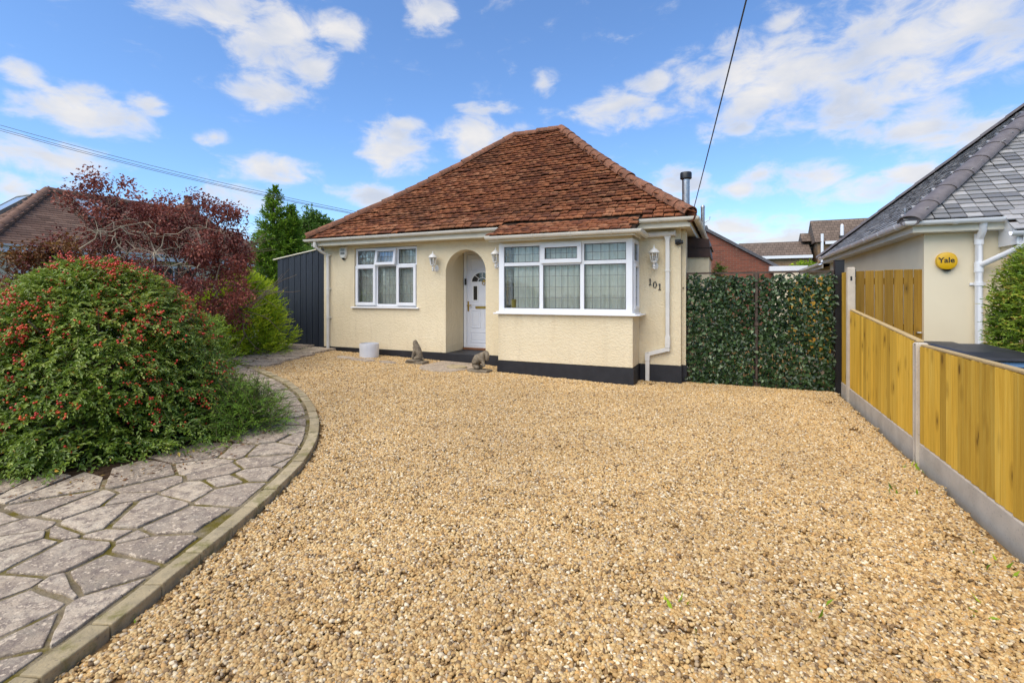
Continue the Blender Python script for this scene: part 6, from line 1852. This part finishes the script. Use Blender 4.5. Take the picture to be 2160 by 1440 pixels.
MATS['leafy_twig'] = plain('green_brown_twig', (.13, .13, .05), .8, .2, .2)
berry_bush()
def small_bush(name, c, rad, h, n, mat, label, cat='bush', seed=1, bias=0.0, **k):
    rng = np.random.default_rng(seed); r = empty(name, c, label, cat)
    A, S = dome_shoots(c, rad, h, n, rng, **k)
    ok = A[0][:, 2] > c[2] + .01; A = [q[ok] for q in A]; A[5] = np.clip(A[5] + bias, 0, 1)
    V, F = leaves_mesh(*A[:5]); np_mesh('foliage', V, F, mat, r, {'rnd': np.repeat(A[5], 5)}, kind='stuff')
    m = MB(); P0, d, Ls = S
    for i in range(0, len(P0), 2): a, b = Vector(P0[i]), Vector(P0[i] + d[i] * Ls[i] * .8); m.tube([a, b], [.004, .002], 3, cap=False)
    m.build('twigs', 'leafy_twig', r)['kind'] = 'stuff'
    stems('stem', r, c, random.Random(seed), 9, rad * .7, h * .75, rad=.015)
    return r
def gp_(x, y): return (x, y, gz(x, y) + .03)
small_bush('yellow_green_shrub', gp_(-6.32, 4.32), .42, 1.16, 800, 'yellow_leaf', 'fresh yellow green shrub tucked behind the berry bush', seed=4, bias=.1, power=2.2, per=12, length=(.14, .26), leafL=(.03, .05), ratio=.5, depth=.5, droop=.5)
small_bush('low_juniper', gp_(-4.72, 3.62), .46, .56, 800, 'conifer', 'low feathery juniper trailing over the path beside the berry bush', seed=5, power=2.0, per=16, length=(.22, .42), leafL=(.03, .055), ratio=.2, depth=.7, droop=.7, up=.25, squash=(1.0, 1.15))
small_bush('bright_conifer', (-9.85, 7.45, .22), .98, 1.76, 2600, 'lime_conifer', 'bright green feathery conifer bush in front of the dark boards', seed=6, bias=.2, power=2.6, per=18, length=(.26, .5), leafL=(.06, .10), ratio=.28, depth=.35, droop=.25, up=.55, lumps=.10, spread=.8)
small_bush('dark_conifer', (-10.5, 7.0, .2), .62, 1.15, 800, 'conifer', 'darker green conifer bush left of the bright one', seed=7, power=2.2, per=14, length=(.25, .45), leafL=(.045, .08), ratio=.22, depth=.6, droop=.4, lumps=.1)
small_bush('hedge_shrub', (-10.9, 4.25, .1), .95, 1.62, 1000, 'lime_conifer', 'bright green feathery shrub beyond the left of the berry bush', seed=8, bias=.15, power=2.6, per=14, length=(.25, .45), leafL=(.05, .09), ratio=.24, depth=.5, droop=.3)
small_bush('thuja_hedge', (3.12, 6.15, -.05), .86, 2.26, 8000, 'thuja', 'clipped green thuja hedge behind the low fence', 'hedge', seed=9, bias=.12, power=5.0, per=15, length=(.10, .19), leafL=(.03, .055), ratio=.42, depth=.25, droop=.25, up=.25, lumps=.03, spread=1.0)
small_bush('corner_shrub', (-.25, 13.2, -.02), .34, 2.38, 420, 'far_tree', 'small green shrub beyond the gate by the house corner', seed=10, power=3, per=12, length=(.2, .34), leafL=(.05, .09), ratio=.4, depth=.5)
small_bush('garden_shrub', (3.55, 29.5, -.1), 1.35, 3.45, 1100, 'lime_conifer', 'bright green garden shrub in front of the far terrace', seed=11, power=3, per=12, length=(.4, .7), leafL=(.12, .2), ratio=.4, depth=.6, lumps=.1)
small_bush('pale_shrub', (5.6, 34.0, -.1), .8, 4.3, 500, 'far_tree', 'taller loose shrub in front of the tall far house', seed=12, power=2.2, per=12, length=(.4, .8), leafL=(.12, .22), ratio=.4, depth=.8, lumps=.15)

def branching(rg, p, d, L, rad, depth, m, tips, spread=.55, up=.15, segs=4, min_r=.004, split=(2, 3), shrink=.72):
    pts = [p.copy()]; rs = [rad]
    for i in range(segs):
        d = (d + Vector((rg.gauss(0, .16), rg.gauss(0, .16), rg.gauss(0, .12) + up * .25))).normalized()
        p = p + d * (L / segs); pts.append(p.copy()); rs.append(rad * (1 - .4 * (i + 1) / segs))
    m.tube(pts, rs, 6 if rad > .012 else 4, cap=False)
    if depth <= 0: tips.append((p.copy(), d.copy())); return
    for _ in range(rg.randint(*split)):
        nd = (d + Vector((rg.gauss(0, spread), rg.gauss(0, spread), rg.gauss(0, spread * .7) + up))).normalized()
        branching(rg, pts[-1 if rg.random() < .6 else -2].copy(), nd, L * rg.uniform(shrink - .12, shrink + .1), max(min_r, rs[-1] * .75), depth - 1, m, tips, spread, up, segs, min_r, split, shrink)
def clump_leaves(centres, dirs, n_per, rad, L, ratio, rng, flat=.6, hang=.25):
    n = len(centres) * n_per
    C = np.repeat(np.asarray(centres), n_per, 0); off = rand_dirs(n, rng) * (rng.random((n, 1)) ** .6) * rad; off[:, 2] *= flat
    P = C + off; D = off / rad + rng.normal(0, .6, (n, 3)) + np.array([0, 0, -hang]); N_ = np.array([0, 0, 1.0]) + rng.normal(0, .5, (n, 3))
    Ls = rng.uniform(L[0], L[1], n); cr = np.repeat(rng.random(len(centres)), n_per)
    return P, D, N_, Ls, Ls * ratio, np.clip(cr * .5 + rng.random(n) * .5, 0, 1)
def purple_tree():
    b = Vector((-9.35, 5.35, gz(-9.3, 5.3)))
    r = empty('purple_tree', b, 'purple leaved spreading tree with bare grey twigs behind the berry bush', 'tree')
    rg = random.Random(41); rng = np.random.default_rng(42)
    m = MB(); tips = []
    m.tube([b + Vector((0, 0, -.1)), b + Vector((.03, .02, .4)), b + Vector((.0, .05, .85))], [.12, .10, .09], 10)
    view = Vector((-.76, .65, 0)).normalized(); side = Vector((view.y, -view.x, 0))      # across the view
    for k, (a, e) in enumerate([(-1.25, .55), (-.95, .75), (-.55, .95), (-.15, 1.2), (.25, 1.15), (.6, .95), (.95, .75), (1.3, .5), (-1.5, .35), (1.5, .25), (0, .9), (.8, .6), (-.8, .5)]):
        dep = rg.uniform(-.6, .6)
        d = (side * math.sin(a) * 1.05 + Vector((0, 0, 1)) * e + view * dep).normalized()
        branching(rg, b + Vector((0, .04, rg.uniform(.5, .85))), d, rg.uniform(.95, 1.15), .045, 3, m, tips, .5, .05, 5, .006, (2, 3), .72)
    m.build('trunk', 'bark', r, smooth=True)
    T = [(np.array(p), d) for p, d in tips]
    # crown fills an irregular spreading dome round the limb tips
    ctr = np.array([b.x, b.y, b.z])
    def lat(p): return (p - ctr) @ np.array(side)
    C = [p for p, d in T if p[2] > .7]
    extra = []
    for _ in range(125):
        a = rng.uniform(-1.8, 1.65); h = rng.uniform(.8, 2.5); 
        lim = 1.0 - ((a - .03) / 1.9) ** 2
        if h > .95 + 1.75 * lim ** .6: continue
        if abs(a + .1) < .9 and h > 1.75 and rng.random() < .8: continue        # the thin, bare middle
        extra.append(ctr + np.array(side) * a + np.array(view) * rng.uniform(-1.1, 1.1) + np.array([0, 0, h]))
    for _ in range(26):      # low skirt at the right
        extra.append(ctr + np.array(side) * rng.uniform(.1, .85) + np.array(view) * rng.uniform(-.8, .3) + np.array([0, 0, rng.uniform(.45, 1.25)]))
    for (a, h0, h1) in ((-.78, 2.3, 3.25), (-.55, 2.3, 3.05), (-.1, 2.3, 2.85), (.28, 2.2, 3.1), (.5, 2.2, 2.9), (.95, 2.1, 2.95), (1.2, 2.0, 2.95), (1.38, 1.8, 2.5), (.05, 2.3, 2.8), (-.45, 2.3, 2.9)):
        m2 = []
        for q in np.linspace(0, 1, 6): extra.append(ctr + np.array(side) * (a + .06 * math.sin(q * 6)) + np.array(view) * rng.uniform(-.15, .15) + np.array([0, 0, h0 + (h1 - h0) * q]))
    CC = [c for c in C if -1.75 < lat(c) < 1.5 and not (lat(c) < -.9 and c[2] > 2.6)] + extra
    left = [c for c in CC if lat(c) < -.55 and c[2] < 2.35 and rng.random() < .8]; right = [c for c in CC if not any(c is q for q in left)]
    for nm, cs, mat, npr in (('foliage', right, 'maple_leaf', 108), ('bronze_foliage', left, 'bronze_leaf', 125)):
        q = clump_leaves(cs, None, npr, .225, (.04, .07), .62, rng, .8, .3)
        V, F = leaves_mesh(*q[:5]); np_mesh(nm, V, F, mat, r, {'rnd': np.repeat(q[5], 5)}, kind='stuff')
    # bare arching twigs standing clear of the leaves
    m = MB()
    for k in range(9):
        a0 = rg.uniform(-1.2, 1.4); h0 = rg.uniform(1.85, 2.6); s = 1 if a0 < -.6 else -1 if a0 > .9 else rg.choice((-1, 1)); ln = rg.uniform(.5, 1.1)
        p0 = b + side * (a0 * .6) + view * rg.uniform(-1.45, -.95) + Vector((0, 0, h0 - .35)); pts = []
        for t in np.linspace(0, 1, 9):
            pts.append(p0 + side * (s * ln * t) + Vector((0, 0, .75 * ln * (1.9 * t - 1.5 * t * t))) + Vector((rg.gauss(0, .03), rg.gauss(0, .03), rg.gauss(0, .03))))
        m.tube(pts, [.010 - .008 * t for t in np.linspace(0, 1, 9)], 6)
        for j in range(rg.randint(5, 9)):
            q = pts[rg.randint(3, 8)]; d = Vector((rg.gauss(0, .6), rg.gauss(0, .6), rg.gauss(-.1, .6))); L = rg.uniform(.12, .32)
            m.tube([q, q + d * L * .5 + Vector((0, 0, .02)), q + d * L + Vector((rg.gauss(0, .03), 0, -.03))], [.006, .004, .002], 4)
            e = q + d * L * .5 + Vector((0, 0, .02)); m.tube([e, e + Vector((rg.gauss(0, .06), rg.gauss(0, .06), rg.uniform(-.05, .12)))], [.003, .0015], 4)
    for (a, h0, h1) in ((-.78, 1.7, 3.2), (-.55, 1.7, 3.0), (.28, 1.7, 3.05), (1.2, 1.4, 2.9), (.95, 1.4, 2.9), (-.1, 1.8, 2.8)):
        m.tube([b + side * (a * .8) + Vector((0, 0, h0)), b + side * (a * .93) + Vector((0, 0, (h0 + h1) / 2)), b + side * a + Vector((0, 0, h1))], [.014, .010, .004], 5)
    m.build('bare_twigs', 'bare_twig', r, smooth=True)
purple_tree()
def tall_conifer():
    c = Vector((-12.0, 10.2, .1)); rng = np.random.default_rng(9); rg = random.Random(10)
    r = empty('tall_conifer', c, 'tall pointed conifer with two leading tips behind the dark boards', 'tree')
    m = MB(); m.tube([c, c + Vector((0, 0, 2.2)), c + Vector((-.03, 0, 4.35))], [.11, .07, .01], 8); m.tube([c + Vector((0, 0, 2.0)), c + Vector((.30, .22, 3.0)), c + Vector((.36, .27, 3.85))], [.05, .03, .008], 6)
    P = []; D = []; Nn = []
    for base, top, z0, rb in ((Vector((0, 0, 0)), 4.5, .5, 1.1), (Vector((.34, .26, 0)), 4.0, 2.4, .5)):
        z = z0
        while z < top - .08:
            t = (z - z0) / (top - z0); R_ = rb * (1 - t) ** .75 + .06; k = int(5 + 9 * (1 - t))
            for _ in range(k):
                a = rg.uniform(0, 2 * PI); e = rg.uniform(.25, .8); L = R_ * rg.uniform(.7, 1.1)
                d = Vector((math.cos(a) * math.cos(e), math.sin(a) * math.cos(e), math.sin(e))); p0 = c + base + Vector((0, 0, z))
                p1 = p0 + d * L; m.tube([p0, p1], [.010, .003], 3, cap=False)
                n = int(10 + L * 46)
                for q in range(n):
                    s = rg.uniform(.15, 1.0); P.append(p0 + d * (L * s) + Vector((rg.gauss(0, .02), rg.gauss(0, .02), rg.gauss(0, .02)))); D.append(d * .8 + Vector((rg.gauss(0, .6), rg.gauss(0, .6), rg.gauss(0.1, .5)))); Nn.append(Vector((rg.gauss(0, .5), rg.gauss(0, .5), 1)))
            z += .075
    n = len(P); L = rng.uniform(.08, .15, n)
    V, F = leaves_mesh(np.array(P), np.array(D), np.array(Nn), L, L * .30); np_mesh('foliage', V, F, 'conifer', r, {'rnd': np.repeat(np.clip(rng.beta(2.2, 1.6, n), 0, 1), 5)}, kind='stuff')
    m.build('trunk', 'bark', r)
tall_conifer()
def round_tree(name, c, crown_z, rx, rz, label, mat, seed, leaf=(.12, .22), clumps=120, per=60):
    rng = np.random.default_rng(seed); rg = random.Random(seed); c = Vector(c); r = empty(name, c, label, 'tree')
    m = MB(); tips = []; m.tube([c, c + Vector((0, 0, crown_z * .5)), c + Vector((.1, 0, crown_z))], [.02 * crown_z + .05, .016 * crown_z + .03, .03], 8)
    for k in range(7): branching(rg, c + Vector((0, 0, crown_z * rg.uniform(.6, .9))), Vector((rg.gauss(0, 1), rg.gauss(0, 1), .6)).normalized(), rx * .7, .05, 2, m, tips, .5, .2, 3)
    m.build('trunk', 'bark', r)
    d = rand_dirs(clumps, rng) * (rng.random((clumps, 1)) ** .4) * (1 + .12 * rng.normal(size=(clumps, 1))); C = np.array([c.x, c.y, c.z + crown_z]) + d * np.array([rx, rx, rz])
    q = clump_leaves(C, None, per, rx * .27, leaf, .55, rng, .8, .2)
    V, F = leaves_mesh(*q[:5]); np_mesh('crown', V, F, mat, r, {'rnd': np.repeat(q[5], 5)}, kind='stuff')
round_tree('garden_tree', (-23.0, 22.4, 0), 5.3, 1.25, 1.2, 'round green tree just above the left end of the red roof', 'far_tree', 3, (.14, .24), 150, 60)
round_tree('distant_tree', (-26.5, 24.0, 0), 4.6, 2.2, 1.6, 'dark tree showing between the purple tree and the conifer', 'far_tree', 4, (.16, .28), 140, 60)
round_tree('behind_tree', (-4.2, 40, 0), 4.6, 1.6, 1.2, 'small dark tree top behind the brick gable', 'far_tree', 5, (.2, .3), 60, 40)
round_tree('lawn_tree', (-19.0, 19.5, 0), 2.9, 1.6, 1.2, 'green garden tree low behind the dark boards', 'far_tree', 6, (.14, .24), 110, 50)

def dry_shrub():
    c = Vector((-9.9, 6.25, .17)); r = empty('dry_shrub', c, 'tangle of dry brown twigs under the purple tree', 'shrub'); rg = random.Random(4); m = MB(); tips = []
    for k in range(16): branching(rg, c + Vector((rg.gauss(0, .25), rg.gauss(0, .25), 0)), Vector((rg.gauss(0, .7), rg.gauss(0, .7), .8)).normalized(), .45, .012, 2, m, tips, .6, .0, 3, .003)
    m.build('twigs', 'bark', r)['kind'] = 'stuff'
dry_shrub()
def weeds():
    rng = np.random.default_rng(15); P = []; D = []
    for (x, y, k) in [(-8.75, 8.55, 60), (-8.95, 8.4, 60), (-9.1, 8.6, 50), (-8.6, 7.6, 40), (1.2, 4.6, 6), (1.35, 3.6, 6), (1.1, 3.0, 5), (-.25, 2.45, 5), (.35, 2.75, 4), (1.45, 5.3, 10), (-8.3, 6.5, 30), (-7.9, 6.3, 24), (-2.62, 1.35, 8)]:
        z = gz(x, y)
        for _ in range(k): P.append((x + rng.normal(0, .055), y + rng.normal(0, .055), z)); D.append((rng.normal(0, .6), rng.normal(0, .6), .8))
    n = len(P); L = rng.uniform(.03, .075, n); V, F = leaves_mesh(np.array(P), np.array(D), rng.normal(size=(n, 3)), L, L * .28)
    o = np_mesh('weeds', V, F, 'lime_conifer', None, {'rnd': np.repeat(rng.random(n), 5)}, kind='stuff'); o['label'] = 'small green weeds growing through the gravel'
    # fallen leaves and moss under the bush edge
    n = 420; th = rng.uniform(-2.0, 1.2, n); q = rng.uniform(1.32, 1.75, n) + np.abs(rng.normal(0, .12, n)); X = BUSH[0] + q * np.cos(th); Y = BUSH[1] + q * np.sin(th)
    P = np.stack([X, Y, np.array([gz(a, b) for a, b in zip(X, Y)]) + .058], 1); D = np.stack([rng.normal(size=n), rng.normal(size=n), rng.normal(0, .12, n)], 1)
    L = rng.uniform(.025, .05, n); V, F = leaves_mesh(P, D, np.array([0, 0, 1.0]) + rng.normal(0, .2, (n, 3)), L, L * .45)
    o = np_mesh('leaf_litter', V, F, 'bronze_leaf', None, {'rnd': np.repeat(rng.random(n), 5)}, kind='stuff'); o['label'] = 'fallen brown leaves along the foot of the berry bush'
weeds()

# ------------------------------------------------------------------ overhead wires
def wire(pts, rad, label):
    m = MB(); P = [Vector(p) for p in pts]; m.tube(P, rad, 6)
    tag(m.build('overhead_wire', 'cable', None), label, 'wire', 'overhead wires')
def sag(a, b, s, n=16):
    a, b = Vector(a), Vector(b); return [a.lerp(b, t) - Vector((0, 0, s * 4 * t * (1 - t))) for t in np.linspace(0, 1, n)]
wire(sag((-.57, 8.87, 2.95), (2.0, -7.9, 6.75), .12, 24), .007, 'single wire rising steeply from the right end of the roof over the driveway')
for k, (dz, ex) in enumerate(((0, 0), (-.09, .0), (-.14, .05))):
    wire(sag((-8.9, 10.3, 3.66 + dz * .5), (-17.0, 6.2, 5.82 + dz), .10), .0065, ('topmost of three thin wires running from the left to behind the red roof', 'middle one of three thin wires running from the left to behind the red roof', 'lowest of three thin wires running from the left to behind the red roof')[k])
